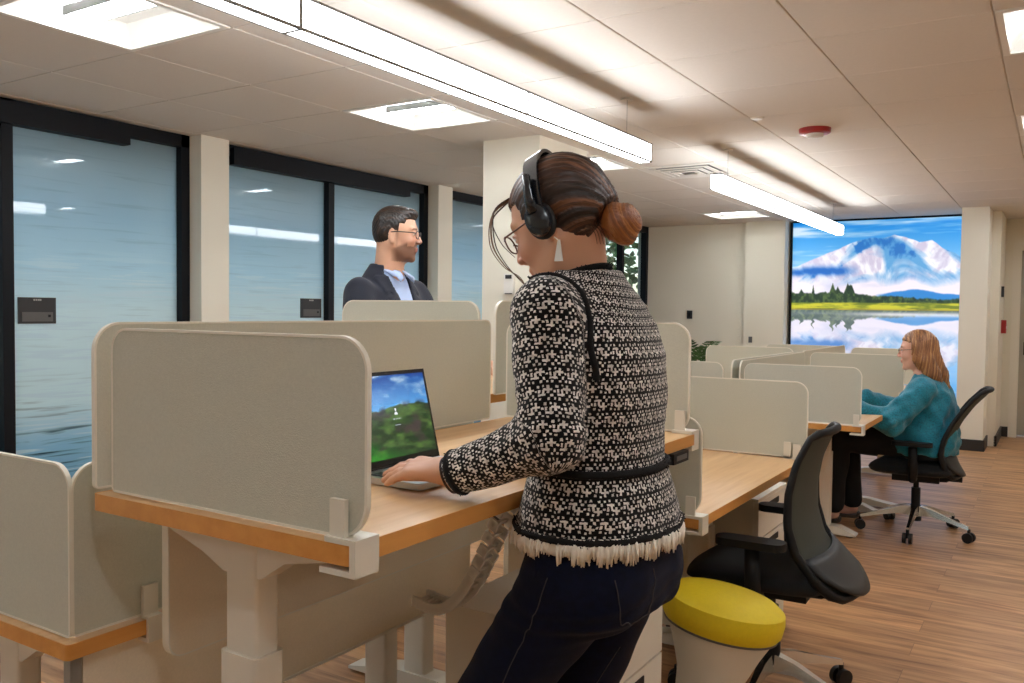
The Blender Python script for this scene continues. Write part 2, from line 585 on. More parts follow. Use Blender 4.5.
# trees outside the far window
bark = mat('bark', (70, 58, 48), 0.9, noise=(9, .3, (1, 1, .2)))
leafm = mat('tree_leaves', (58, 96, 52), 0.8, noise=(6, .4))
def tree(x, y, h, r, n, label, seed):
    rg = random.Random(seed)
    t = empty('tree', (x, y, 0), 0, label, 'tree', 'trees outside the far window')
    MB().tube([(0, 0, -1), (.06, .04, h * .35), (-.05, .05, h * .6), (.03, 0, h * .85)], [.14, .11, .07, .03], 10).obj('trunk', bark, t, True, world=False)
    lb = MB()
    for _ in range(n):
        a, q, zz = rg.random() * 2 * PI, r * rg.random() ** .5, h * (.25 + .8 * rg.random())
        q *= max(.25, 1.1 - abs(zz / h - .55) * 1.3)
        c = Vector((math.cos(a) * q, math.sin(a) * q, zz))
        d = Vector((rg.uniform(-1, 1), rg.uniform(-1, 1), rg.uniform(-.6, .6))).normalized()
        s = Vector((rg.uniform(-1, 1), rg.uniform(-1, 1), rg.uniform(-1, 1))).cross(d).normalized()
        L, W = rg.uniform(.10, .17), rg.uniform(.03, .06)
        L, W = L * 1.3, W * 1.3
        lb._add([tuple(c), tuple(c + d * L * .5 + s * W), tuple(c + d * L), tuple(c + d * L * .5 - s * W)], [(0, 1, 2, 3)])
    lb.obj('foliage', leafm, t, world=False)
    return t
tree(-7.2, 14.2, 4.2, 1.1, 1400, 'leafy green tree standing behind the other trees seen through the far window', 3)
tree(-6.3, 12.3, 3.6, .7, 900, 'slim green tree nearest the glass of the far window', 5)
tree(-9.9, 16.6, 4.6, 1.3, 1500, 'broad green tree at the left edge of the far window', 8)
struct('floor_ground', MB().box(-30, -4.95, 5, 40, -.3, -.1), mat('lawn', (86, 104, 62), 0.95, noise=(3, .2)))
tag(bpy.data.objects['floor_ground'], 'grass lawn outside the far window', 'lawn')

# ================================================================ THINGS FIXED TO THE ROOM
LAMP_N = [0]
def troffer(i, j, label):
    x0, y0 = GX0 + i * P, GY0 + j * P
    x1, y1 = x0 + P, y0 + P
    xm, ym = (x0 + x1) / 2, (y0 + y1) / 2
    t = empty('ceiling_light', (xm, ym, CEIL), 0, label, 'ceiling light', 'square recessed ceiling lights')
    MB().ring(rrect(x0 + .006, x1 - .006, y0 + .006, y1 - .006, .001, 1), rrect(x0 + .03, x1 - .03, y0 + .03, y1 - .03, .001, 1), 2, CEIL - .003, CEIL + .02).obj('frame', M['lamp_white'], t)
    # flared reflector
    v = []
    for (a, z) in ((.03, CEIL + .002), (.09, CEIL + .075), (.09, CEIL + .095), (.02, CEIL + .095)):
        v += [(x0 + a, y0 + a, z), (x1 - a, y0 + a, z), (x1 - a, y1 - a, z), (x0 + a, y1 - a, z)]
    f = [(0 + k, 4 + k, 4 + (k + 1) % 4, (k + 1) % 4) for k in range(4)] + [(4, 5, 6, 7)]
    MB()._add(v[:8], f).obj('reflector', M['reflector_glow'], t)
    MB().box(x0 + .12, x1 - .12, ym - .055, ym + .055, CEIL + .03, CEIL + .055).bevel(.012, 3).obj('lamp_lens', M['lens'], t)
    MB().box(x0 + .11, x1 - .11, ym - .062, ym - .056, CEIL + .026, CEIL + .06).box(x0 + .11, x1 - .11, ym + .056, ym + .062, CEIL + .026, CEIL + .06).obj('lens_rail', M['lamp_frame'], t)
M['reflector_glow'] = emis('lamp_reflector', (222, 220, 214), .16)  # reflector gets a faint glow of its own, standing for lens light
tl = {(0, -1): 'square ceiling light at the top left above the near glass wall', (0, 2): 'square ceiling light above the man in the suit',
      (0, 5): 'square ceiling light above the white pillar behind the headphones', (0, 11): 'square ceiling light farthest away near the plain far wall',
      (5, 2): 'square ceiling light at the top right corner', (5, 5): 'square ceiling light half cut off at the right edge below the corner one'}
_row = {7: 'added to brighten the door corridor', 0: 'glass wall side', 5: 'middle of the room', 9: 'side opposite the glass'}
_ord = {13: 'eighth',  -7: 'first', -4: 'second', -1: 'third', 2: 'fourth', 5: 'fifth', 8: 'sixth', 11: 'seventh'}
for (i, j) in lights_cells:
    troffer(i, j, tl.get((i, j), 'square ceiling light, %s, %s from behind the viewer' % (_row[i], _ord[j])))
for n_, (i, j) in enumerate(room_cells):
    troffer(i, j, 'square ceiling light added behind the frosted glass to brighten it, %s from the near end' % ('first', 'second', 'third', 'fourth', 'fifth', 'sixth', 'seventh')[n_])

# air vent
x0, y0 = GX0 + vent_cell[0] * P, GY0 + vent_cell[1] * P
v = empty('air_vent', (x0 + P / 2, y0 + P / 2, CEIL), 0, 'white square slatted air vent in the ceiling between the two hanging lights', 'air vent')
MB().ring(rrect(x0 + .006, x0 + P - .006, y0 + .006, y0 + P - .006, .001, 1), rrect(x0 + .07, x0 + P - .07, y0 + .07, y0 + P - .07, .001, 1), 2, CEIL - .006, CEIL + .02).obj('frame', M['white_plastic'], v)
for k, a in enumerate((.09, .15, .21)):
    MB().ring(rrect(x0 + a, x0 + P - a, y0 + a, y0 + P - a, .001, 1), rrect(x0 + a + .04, x0 + P - a - .04, y0 + a + .04, y0 + P - a - .04, .001, 1), 2, CEIL - .012 - .004 * k, CEIL - .008 - .004 * k).obj('louvre', M['white_plastic'], v)
MB().box(x0 + .05, x0 + P - .05, y0 + .05, y0 + P - .05, CEIL + .02, CEIL + .03).obj('backing', M['sign_grey'], v)

# pendants
def pendant(y0, y1, joints, label, cables):
    xa, xb, z0, z1 = -1.862, -1.797, 2.10, 2.20
    t = empty('pendant_light', ((xa + xb) / 2, (y0 + y1) / 2, z1), 0, label, 'pendant light', 'long hanging lights')
    ys = [y0] + joints + [y1]
    for a, b in zip(ys[:-1], ys[1:]):
        MB().box(xa, xb, a + .003, b - .003, z0, z1 - .012).obj('lens', M['lens_p'], t)
    MB().box(xa - .003, xb + .003, y0, y1, z1 - .012, z1 - .004).obj('top_plate', M['lamp_frame'], t)
    r = MB()
    for x in (xa - .001, xb + .001):
        r.box(x - .0035, x + .0035, y0, y1, z0 - .002, z0 + .006)
    for y in ys:
        r.ring(rrect(xa - .003, xb + .003, z0 - .002, z1 - .004, .001, 1), rrect(xa + .001, xb - .001, z0 + .003, z1 - .012, .001, 1), 1, y - .006, y + .006)
    r.obj('housing', M['lamp_frame'], t)
    for y in cables:
        c = MB().tube([(-1.83, y, z1), (-1.83, y, CEIL)], .0012, 6).obj('cable', M['lamp_frame'], t)
        MB().lathe([(.03, CEIL - .008), (.03, CEIL)], 20, (-1.83, y, 0)).obj('ceiling_cap', M['white_plastic'], t)
pendant(.52, 4.18, [1.735, 2.95], 'long glowing pendant light nearest the viewer, running out at the top', (.8, 3.95))
pendant(5.27, 8.93, [6.49, 7.71], 'long glowing pendant light farther back, ending in front of the mountain picture', (5.5, 8.6))

# smoke alarm, sprinkler cover, thermostat, switches, alarm pull
a = empty('fire_alarm', (-1.2, 5.12, CEIL), 0, 'round red fire alarm strobe on the ceiling', 'fire alarm')
MB().lathe([(.075, CEIL - .03), (.085, CEIL - .025), (.088, CEIL)], 28, (-1.2, 5.12, 0)).obj('base', M['red'], a, 'auto')
MB().lathe([(.02, CEIL - .055), (.042, CEIL - .05), (.05, CEIL - .03)], 24, (-1.2, 5.12, 0)).obj('strobe_lens', M['white_plastic'], a, 'auto')
s = MB().lathe([(.024, CEIL - .01), (.036, CEIL - .004), (.038, CEIL)], 24, (-1.4, 4.68, 0)).obj('sprinkler_cover', M['white_plastic'], None, 'auto')
tag(s, 'small round white sprinkler cover in the ceiling beside the red alarm', 'sprinkler')
t = empty('thermostat', (-2.85, 4.49, 1.48), 0, 'small white thermostat with dark display on the white pillar', 'thermostat')
MB().box(-2.885, -2.815, 4.478, 4.5, 1.425, 1.55).bevel(.004).obj('body', M['white_plastic'], t)
MB().box(-2.872, -2.828, 4.474, 4.479, 1.52, 1.543).obj('display', M['sign'], t)
MB().box(-2.876, -2.824, 4.476, 4.4785, 1.425, 1.432).obj('vent_slot', M['sign_grey'], t)
t = empty('light_switch', (-3.8, 10.09, 1.29), 0, 'small dark wall switch plate on the plain far wall', 'switch')
MB().box(-3.83, -3.765, 10.085, 10.10, 1.245, 1.345).bevel(.004).obj('plate', M['sign'], t)
MB().box(-3.81, -3.785, 10.078, 10.086, 1.27, 1.32).bevel(.002).obj('rocker', M['black_plastic'], t)
t = empty('outlet_plate', (-3.0, 9.97, .98), 0, 'small grey outlet plate low on the shallow wall column', 'outlet')
t = bpy.data.objects['outlet_plate']
MB().box(-3.03, -2.99, 9.968, 9.98, .98, 1.05).bevel(.003).obj('plate', M['sign_grey'], t)
t = empty('alarm_pull_station', (-.49, 10.55, 1.2), 0, 'small red fire alarm pull box on the wall by the door', 'alarm box')
MB().box(-.50, -.455, 10.48, 10.60, 1.14, 1.28).bevel(.004).obj('box', M['red'], t)
MB().box(-.457, -.447, 10.51, 10.57, 1.19, 1.215).obj('pull_bar', M['white_plastic'], t)
t = empty('card_reader', (-.49, 10.35, 1.45), 0, 'small dark card reader on the wall above the red alarm box', 'card reader')
MB().box(-.50, -.475, 10.30, 10.36, 1.52, 1.63).bevel(.004).obj('box', M['sign'], t)
MB().box(-.476, -.473, 10.32, 10.34, 1.6, 1.61).obj('indicator', M['white_plastic'], t)

def door_sign(y, z, label):
    t = empty('door_sign', (XG, y, z), 0, label, 'sign', 'dark square signs on the glass')
    MB().box(XG + .001, XG + .012, y - .10, y + .10, z - .07, z + .07).bevel(.002).obj('plate', M['sign'], t)
    MB().box(XG + .011, XG + .015, y - .082, y + .082, z - .058, z - .008).obj('insert', M['sign_grey'], t)
    k = MB()
    for q in (-.018, -.006, .006, .016):
        k.box(XG + .0122, XG + .0135, y + q - .004, y + q + .004, z + .052, z + .062)
    k.obj('room_number', mat('sign_lettering', (170, 168, 160), .5), t)
    MB().box(XG + .0145, XG + .018, y + .055, y + .068, z - .035, z - .022).obj('slider', M['black_plastic'], t)
door_sign(2.56, 1.297, 'dark square room sign on the nearest glass panel at the left')
door_sign(4.565, 1.325, 'dark square room sign on the glass behind the man')

# ---- mural: backlit landscape print
def vnoise(x, y, seed=0):
    xi, yi = np.floor(x).astype(int), np.floor(y).astype(int)
    xf, yf = x - xi, y - yi
    def h(a, b):
        n = (a * 374761393 + b * 668265263 + seed * 974711) & 0x7fffffff
        n = (n ^ (n >> 13)) * 1274126177 & 0x7fffffff
        return ((n ^ (n >> 16)) & 0xffff) / 65535.0
    u, v = xf * xf * (3 - 2 * xf), yf * yf * (3 - 2 * yf)
    return (h(xi, yi) * (1 - u) + h(xi + 1, yi) * u) * (1 - v) + (h(xi, yi + 1) * (1 - u) + h(xi + 1, yi + 1) * u) * v
def fbm(x, y, seed=0, o=5):
    s, a, t = 0, .5, 0
    for k in range(o):
        s = s + a * vnoise(x * 2 ** k, y * 2 ** k, seed + k)
        t += a
        a *= .5
    return s / t
def mixc(a, b, t):
    return a + (b - a) * np.clip(t, 0, 1)[..., None]
def rgb(*c):
    return np.array(c, float)
def mural_rgb(u, v):
    """u left to right, v top to bottom, both 0..1 -> sRGB 0..255"""
    SH = .442
    water = v > SH
    vm = np.where(water, .405 - (v - SH) * 0.90, v)          # mirrored in the lake
    uu = u + np.where(water, .006 * np.sin(v * 190 + 6 * fbm(u * 6, v * 40, 3)), 0)
    sky_ = mixc(rgb(20, 134, 222), rgb(140, 200, 244), vm / .24)
    sky_ = mixc(sky_, rgb(205, 228, 248), (fbm(uu * 2.2, vm * 30, 5) - .50) * 4)
    xs = [-.1, .02, .10, .21, .30, .38, .47, .54, .61, .68, .75, .82, .89, .95, 1.0, 1.1]
    hs = [.25, .222, .195, .160, .130, .105, .083, .090, .070, .090, .115, .105, .150, .170, .20, .24]
    ridge = np.interp(uu, xs, hs) + .012 * (fbm(uu * 16, uu * 3, 11) - .5)
    # folds running down both flanks from the summit
    side_ = np.tanh((uu - .56) * 9)
    n1 = fbm((uu - side_ * vm * 1.1) * 13, vm * 9, 21)
    n2 = fbm((uu + side_ * vm * .5) * 24, vm * 22, 29)
    rel = vm - ridge
    snow = mixc(rgb(240, 240, 250), rgb(206, 200, 224), (n2 - .42) * 4)
    blue = (n1 - .50) * 5 + (.10 + .45 * np.tanh((uu - .50) * 10)) + rel * 3
    snow = mixc(snow, rgb(96, 164, 218), blue * .8)
    snow = mixc(snow, rgb(38, 116, 196), (n1 * .7 + n2 * .4 - .66) * 9 + .12 * (1 + np.tanh((uu - .52) * 12)))
    snow = mixc(snow, rgb(34, 104, 190), 1.2 * np.exp(-((vm - .235 - .03 * fbm(uu * 5, 0 * uu, 33)) / .022) ** 2) * np.clip((.42 - uu) * 8, 0, 1) * (.4 + n2))
    c = mixc(sky_, snow, rel * 220)
    cloud = mixc(rgb(238, 232, 246), rgb(196, 200, 226), (fbm(uu * 4, vm * 14, 41) - .42) * 3)
    c = mixc(c, cloud, (vm - (.272 + .035 * (fbm(uu * 7, 0 * vm, 51) - .5) * 2)) * 22)
    far = .372 - .022 * np.exp(-((uu - .72) / .14) ** 2) - .016 * fbm(uu * 9, 0 * uu, 61)
    c = mixc(c, rgb(52, 134, 208), ((vm - far) * 160) * np.clip((uu - .5) * 12, 0, 1))
    tl_ = .392 - .030 * np.clip((.75 - uu) * 2.2, 0, 1) - .020 * fbm(uu * 40, 0 * uu, 71)
    for (tu, th_, tw) in ((.135, .045, .006), (.255, .050, .012), (.285, .03, .01), (.345, .055, .014), (.37, .04, .012), (.06, .02, .01)):
        tl_ = tl_ - th_ * np.clip(1 - np.abs(uu - tu) / tw * .6, 0, 1)
    tree_ = mixc(rgb(34, 56, 44), rgb(84, 106, 62), (fbm(uu * 60, vm * 60, 81) - .42) * 3)
    c = mixc(c, tree_, (vm - tl_) * 130)
    gr = mixc(rgb(198, 196, 60), rgb(112, 128, 48), (fbm(uu * 9, vm * 80, 91) - .44) * 5)
    gr = mixc(gr, rgb(150, 120, 70), (vm - .432) * 60)
    c = mixc(c, gr, (np.where(water, 0, vm) - .402) * 140)
    c = np.where(water[..., None], mixc(c, rgb(200, 206, 230), .30 + .35 * (fbm(u * 3, v * 50, 95) - .35)), c)
    glare = np.exp(-((v - .462) / .010) ** 2) * np.clip((u - .25) * 3, 0, 1)
    c = mixc(c, rgb(232, 232, 240), glare * .8)
    return np.clip(c, 0, 255)

def picture_mesh(name, nu, nv, fn, pos, mtl, parent):
    us, vs = np.meshgrid(np.linspace(0, 1, nu), np.linspace(0, 1, nv))
    co = pos(us, vs).reshape(-1, 3)
    idx = np.arange(nu * nv).reshape(nv, nu)
    fa = np.stack([idx[:-1, :-1], idx[1:, :-1], idx[1:, 1:], idx[:-1, 1:]], -1).reshape(-1, 4)
    me = bpy.data.meshes.new(name)
    me.from_pydata(co.tolist(), [], fa.tolist())
    c = fn(us, vs).reshape(-1, 3) / 255.0
    l = np.where(c <= .04045, c / 12.92, ((c + .055) / 1.055) ** 2.4)
    at = me.color_attributes.new('Col', 'FLOAT_COLOR', 'POINT')
    at.data.foreach_set('color', np.c_[l, np.ones(len(l))].ravel())
    return mesh_obj(name, me, mtl, parent)
def print_mat(name, strength, base=1.0, rough=.5):
    m = bpy.data.materials.new(name)
    m.use_nodes = True
    nt = m.node_tree
    b = nt.nodes['Principled BSDF']
    a = N(nt, 'ShaderNodeVertexColor')
    a.layer_name = 'Col'
    sc_ = N(nt, 'ShaderNodeVectorMath')
    sc_.operation = 'SCALE'
    sc_.inputs['Scale'].default_value = base
    nt.links.new(a.outputs[0], sc_.inputs[0])
    nt.links.new(sc_.outputs[0], b.inputs['Base Color'])
    nt.links.new(a.outputs[0], b.inputs['Emission Color'])
    b.inputs['Emission Strength'].default_value = strength
    b.inputs['Roughness'].default_value = rough
    return m
mu = empty('mural', (-1.72, 10.2, .2), 0, 'large backlit picture of a snowy mountain above a lake on the far wall', 'picture')
MX0, MX1, MZ0, MZ1 = -2.60, -.83, .12, 2.36
picture_mesh('print', 340, 400, mural_rgb, lambda u, v: np.stack([MX0 + (MX1 - MX0) * u, 0 * u + 10.175, MZ1 - (MZ1 - MZ0) * v], -1), print_mat('backlit_print', L_BACKLIT, .8), mu)
MB().box(MX0 - .02, MX1 + .01, 10.178, 10.235, MZ0 - .02, MZ1 + .015).obj('light_box', M['white_plastic'], mu)
MB().ring(rrect(MX0 - .022, MX1 + .012, MZ0 - .022, MZ1 + .018, .001, 1), rrect(MX0, MX1, MZ0, MZ1, .001, 1), 1, 10.15, 10.178).obj('frame', M['black_frame'], mu)
# ================================================================ WORKSTATIONS
def clamp_on(b, axis, c, a, z, t=.0, s=-1):
    """white bracket: upright tab on the panel face and a block that wraps the desk edge.
    axis 1: panel runs along x at y=c, bracket at x=a; axis 0: panel runs along y at x=c, bracket at y=a"""
    if axis == 1:
        b.box(a - .014, a + .014, c + s * .016 - .004, c + s * .016 + .004, z - .004, z + .062)
        b.box(a - .014, a + .014, c - .02, c + .02, z - .002, z + .006)
    else:
        b.box(c + s * .016 - .004, c + s * .016 + .004, a - .014, a + .014, z - .004, z + .062)
        b.box(c - .02, c + .02, a - .014, a + .014, z - .002, z + .006)

def panel(axis, c, a0, a1, z0, z1, label, group, r=(.03, .04, .045, .045), clamps=(), end_clamp=None, cs=-1, desk_z=None):
    """felt privacy panel with a pale edge. axis 1 = across (constant y), axis 0 = along (constant x)"""
    mid = (a0 + a1) / 2
    loc = (mid, c, z0) if axis == 1 else (c, mid, z0)
    t = empty('privacy_panel', loc, 0, label, 'privacy panel', group)
    o = rrect(a0 + .003, a1 - .003, z0 + .003, z1 - .003, tuple(q + .003 for q in r), 8)
    MB().prism(o, axis, c - .0036, c + .0036).obj('felt_board', M['fabric'], t, 'auto')
    ro = tuple(q + .006 for q in r)
    MB().ring(rrect(a0, a1, z0, z1, ro, 8), rrect(a0 + .0042, a1 - .0042, z0 + .0042, z1 - .0042, tuple(q + .0005 for q in r), 8), axis, c - .0045, c + .0045).bevel(.0008, 1).obj('edge_trim', M['trim'], t, 'auto')
    dz = desk_z if desk_z is not None else z0
    for a in clamps:
        b = MB()
        clamp_on(b, axis, c, a, dz, s=cs)
        b.bevel(.0015, 1).obj('clamp', M['metal_white'], t)
    if end_clamp is not None:           # wraps the desk's front corner: (x_edge, z_top)
        xe, zt = end_clamp
        b = MB().prism([(xe - .055, zt - .036), (xe + .002, zt - .036), (xe + .002, zt + .001), (xe - .045, zt + .001), (xe - .045, zt + .009), (xe + .013, zt + .009), (xe + .013, zt - .044), (xe - .055, zt - .044)], 1, c - .022, c + .028)
        b.bevel(.0015, 2).obj('clamp', M['metal_white'], t)
        MB().box(xe - .040, xe - .012, c - .017, c - .0085, zt + .006, zt + .062).bevel(.002, 2).obj('clamp_tab', M['metal_white'], t)
    return t

def desk(x0, x1, y0, y1, z, label, group, side=1, legs=True, modesty=None, keypad=False, leg_y=None, foot_in=0.0):
    """height adjustable bench desk; side=+1 when the user sits at the x1 edge, -1 at the x0 edge"""
    t = empty('standing_desk', ((x0 + x1) / 2, (y0 + y1) / 2, 0), 0, label, 'desk', group)
    th = .029
    MB().prism(rrect(x0, x1, y0, y1, .008, 3), 2, z - th + .001, z).obj('desk_top', M['wood_top'], t)
    MB().ring(rrect(x0 - .0015, x1 + .0015, y0 - .0015, y1 + .0015, .009, 3), rrect(x0 + .001, x1 - .001, y0 + .001, y1 - .001, .007, 3), 2, z - th, z + .0004).obj('edge_band', M['wood_edge'], t, 'auto')
    xm = (x0 + x1) / 2 - .01
    ly = leg_y or (y0 + .085, y1 - .10)
    for n, y in enumerate(ly):
        arm = [(x0 + .05, z - th), (x1 - .04, z - th), (x1 - .04, z - th - .018), (xm + .10, z - th - .05), (xm + .045, z - th - .085), (xm - .045, z - th - .085), (xm - .10, z - th - .06), (x0 + .05, z - th - .018)]
        MB().prism([(p[0], p[1]) for p in arm], 1, y - .022, y + .022).bevel(.003, 2).obj('support_arm', M['metal_white'], t)
        lg = MB().prism(rrect(xm - .045, xm + .045, y - .032, y + .032, .01, 4), 2, .05, z - .245).obj('leg', M['metal_white'], t, 'auto')
        MB().prism(rrect(xm - .038, xm + .038, y - .025, y + .025, .008, 4), 2, z - .30, z - th - .03).obj('upper_column', M['metal_white'], lg, 'auto')
        fx = x1 + .02 - foot_in
        ft = [(x0 - .0, .012), (fx, .012), (fx, .022), (xm + .10, .06), (xm - .10, .06), (x0 - .0, .022)]
        MB().prism(ft, 1, y - .04, y + .04).bevel(.004, 2).obj('foot', M['metal_white'], lg)
        fp = MB()
        for q in (x0 + .03, fx - .04):
            fp.lathe([(.02, 0), (.02, .013)], 16, (q, y, 0))
        fp.obj('foot_pad', M['rubber'], lg)
    MB().box(xm - .06, xm - .02, ly[0], ly[1], z - th - .045, z - th - .005).box(xm + .02, xm + .06, ly[0], ly[1], z - th - .045, z - th - .005).obj('cross_rail', M['metal_grey'], t)
    if modesty:
        mx, my0, my1, mz0, mz1 = modesty
        MB().prism(rrect(my0, my1, mz0, mz1, (.03, .03, .002, .002), 6), 0, mx - .009, mx + .009).obj('modesty_panel', M['cream_panel'], t, 'auto')
        MB().ring(rrect(my0 - .003, my1 + .003, mz0 - .003, mz1, (.033, .033, .003, .003), 6), rrect(my0, my1, mz0, mz1 - .003, (.03, .03, .002, .002), 6), 0, mx - .0095, mx + .0095).obj('modesty_trim', M['trim'], t)
    if keypad:
        kx = x1 - .02 if side > 0 else x0 + .02
        k = MB().box(kx - .06, kx + .035, keypad - .05, keypad + .05, z - th - .028, z - th).bevel(.006, 2).obj('height_keypad', M['black_plastic'], t)
        MB().box(kx + .033, kx + .037, keypad - .035, keypad + .035, z - th - .02, z - th - .008).obj('keypad_buttons', M['sign_grey'], k)
    return t

GR = 'desks in the right-hand bench row'
GL = 'desks in the left-hand bench row'
Z0, ZL, ZR, ZM = 1.0, .71, .745, 1.055
XF = -.82
desk(-1.42, XF, .885, 2.235, Z0, 'raised oak desk where the woman with headphones works at her laptop', GR, modesty=(-1.405, 1.02, 2.1, .665, .94), keypad=2.10, leg_y=(.985, 2.14))
desk(-1.45, -.838, 2.335, 3.52, ZR, 'low oak desk behind the woman with headphones, empty black chair at it', GR, leg_y=(2.60, 3.24))
desk(-1.47, -.84, 4.735, 6.24, ZR, 'low oak desk where the woman in teal sits', GR, leg_y=(5.40, 6.12), foot_in=.15)
desk(-1.49, -.85, 6.27, 7.74, ZR, 'low oak desk behind the woman in teal, nearest the mountain picture', GR)
desk(-2.12, -1.505, .885, 2.22, ZL, 'low oak desk at the lower left corner, back to back with the raised one', GL, side=-1)
desk(-2.16, -1.55, 2.285, 3.52, ZM, 'raised desk where the man in the suit stands', GL, side=-1)
desk(-2.2, -1.57, 4.78, 6.2, ZR, 'low oak desk in the left row next beyond the man in the suit', GL, side=-1)
desk(-2.2, -1.58, 6.27, 7.74, ZR, 'low oak desk in the left row nearest the far wall', GL, side=-1)

GA, GB_ = 'felt panels set across the desks', 'felt panels along the spine between the rows'
panel(1, .905, -1.392, -.802, Z0 + .004, 1.291, 'large grey felt panel across the near end of the raised desk', GA, end_clamp=(XF, Z0), r=(.004, .05, .045, .035))
panel(1, 2.235, -1.425, -.836, Z0 + .003, 1.300, 'felt panel across the far end of the raised desk behind the headphone woman', GA, end_clamp=(XF - .012, Z0), r=(.004, .04, .045, .04))
panel(1, 2.345, -1.43, -.838, ZR + .005, 1.032, 'small felt panel at the near end of the low desk, right of the tweed jacket', GA, end_clamp=(-.838, ZR), r=(.004, .05, .045, .04))
panel(1, 3.525, -1.435, -.826, ZR + .006, 1.056, 'felt panel across the far end of the low desk with the empty chair', GA, clamps=(-.90,), end_clamp=(-.838, ZR), r=(.004, .04, .045, .04))
panel(1, 4.74, -1.46, -.844, ZR + .006, 1.052, 'felt panel across the near end of the desk of the woman in teal', GA, end_clamp=(-.84, ZR), r=(.004, .04, .045, .04))
panel(1, 6.25, -1.46, -.85, ZR + .006, 1.058, 'felt panel across the far end of the teal woman\'s desk, behind her face', GA, end_clamp=(-.84, ZR), r=(.004, .04, .045, .04))
panel(1, 7.75, -1.475, -.85, ZR + .006, 1.045, 'farthest felt panel of the right row just below the mountain picture', GA, r=(.004, .04, .045, .04))
panel(1, .905, -2.11, -1.523, ZL + .004, 1.036, 'felt panel across the low desk at the left edge of the photo', GA, r=(.004, .004, .045, .045))
panel(1, 2.30, -2.165, -1.572, ZM + .004, 1.358, 'felt panel right in front of the man in the suit', GA, clamps=(-2.0,), r=(.01, .01, .045, .045))
panel(1, 4.79, -2.2, -1.595, ZR + .006, 1.046, 'small far felt panel of the left row seen just left of the spine', GA, r=(.004, .004, .045, .045))
panel(1, 6.2, -2.2, -1.56, ZR + .006, 1.085, 'felt panel of the left row standing below the potted palm', GA, r=(.004, .004, .045, .045))
panel(1, 7.75, -2.2, -1.53, ZR + .006, 1.052, 'farthest felt panel of the left row below the mountain picture', GA, r=(.004, .004, .045, .045))
panel(0, -1.432, .892, 2.15, Z0 + .004, 1.300, 'long beige felt panel behind the laptop along the back of the raised desk', GB_, clamps=(1.72,), cs=1, r=(.004, .004, .02, .045))
panel(0, -1.527, .905, 2.2, ZL + .004, 1.036, 'long felt panel along the back of the low left desk, below the raised one', GB_, r=(.004, .004, .045, .045))
_c = MB().prism([(-1.520, ZL + .065), (-1.512, ZL + .065), (-1.512, ZL + .006), (-1.497, ZL + .006), (-1.497, ZL - .045), (-1.53, ZL - .045), (-1.53, ZL - .037), (-1.5035, ZL - .037), (-1.5035, ZL + .001), (-1.520, ZL + .001)], 1, 1.045, 1.078)
_c.bevel(.0012, 1).obj('clamp', M['metal_white'], bpy.data.objects['privacy_panel.013'])
panel(0, -1.505, 2.285, 3.5, ZM + .004, 1.360, 'tall felt panel along the back of the desk of the man in the suit', GB_, r=(.004, .004, .045, .045))
panel(0, -1.462, 2.36, 3.5, ZR + .004, 1.04, 'low felt panel along the back of the desk with the empty chair', GB_, r=(.004, .004, .045, .045))
panel(0, -1.492, 4.76, 6.22, ZR + .004, 1.060, 'felt spine panel at the back of the desk of the woman in teal', GB_, r=(.004, .004, .045, .045))
panel(0, -1.552, 4.80, 6.18, ZR + .004, 1.060, 'felt spine panel left of and parallel to the one behind the teal woman\'s desk', GB_, r=(.004, .004, .045, .045))
panel(0, -1.52, 6.27, 7.72, ZR + .004, 1.062, 'felt spine panel between the two farthest desks', GB_, r=(.004, .004, .045, .045))
# fixed screen under the low left desk
p = empty('spine_screen', (-1.54, 1.6, .44), 0, 'large beige felt screen hanging under the low left desk behind the raised desk leg', 'screen', None)
MB().box(-1.549, -1.531, .93, 2.2, .445, ZL - .03).bevel(.004, 2).obj('felt_board', M['cream_panel'], p)
MB().box(-1.552, -1.528, .93, 2.2, .440, .447).obj('edge_trim', M['trim'], p)
for (x, a, b_, lab) in ((-1.50, 2.36, 3.52, 'beige felt screen under the back of the desk with the empty chair'), (-1.50, 4.80, 6.2, 'beige felt screen under the desk of the woman in teal'), (-1.50, 6.3, 7.7, 'beige felt screen under the farthest desks')):
    p = empty('spine_screen', (x, (a + b_) / 2, .1), 0, lab, 'screen')
    MB().box(x - .009, x + .009, a, b_, .10, .70).bevel(.004, 2).obj('felt_board', M['cream_panel'], p)
    MB().box(x - .011, x + .011, a, b_, .093, .101).obj('edge_trim', M['trim'], p)
# post of the low left desk's frame
p = empty('frame_post', (-1.54, .925, 0), 0, 'slim dark grey frame post under the corner of the low left desk', 'post')
MB().box(-1.552, -1.53, .905, .927, 0.0, ZL - .03).bevel(.002).obj('post', M['metal_grey'], p)
MB().box(-1.57, -1.51, .88, .95, 0.0, .008).obj('foot_plate', M['metal_grey'], p)

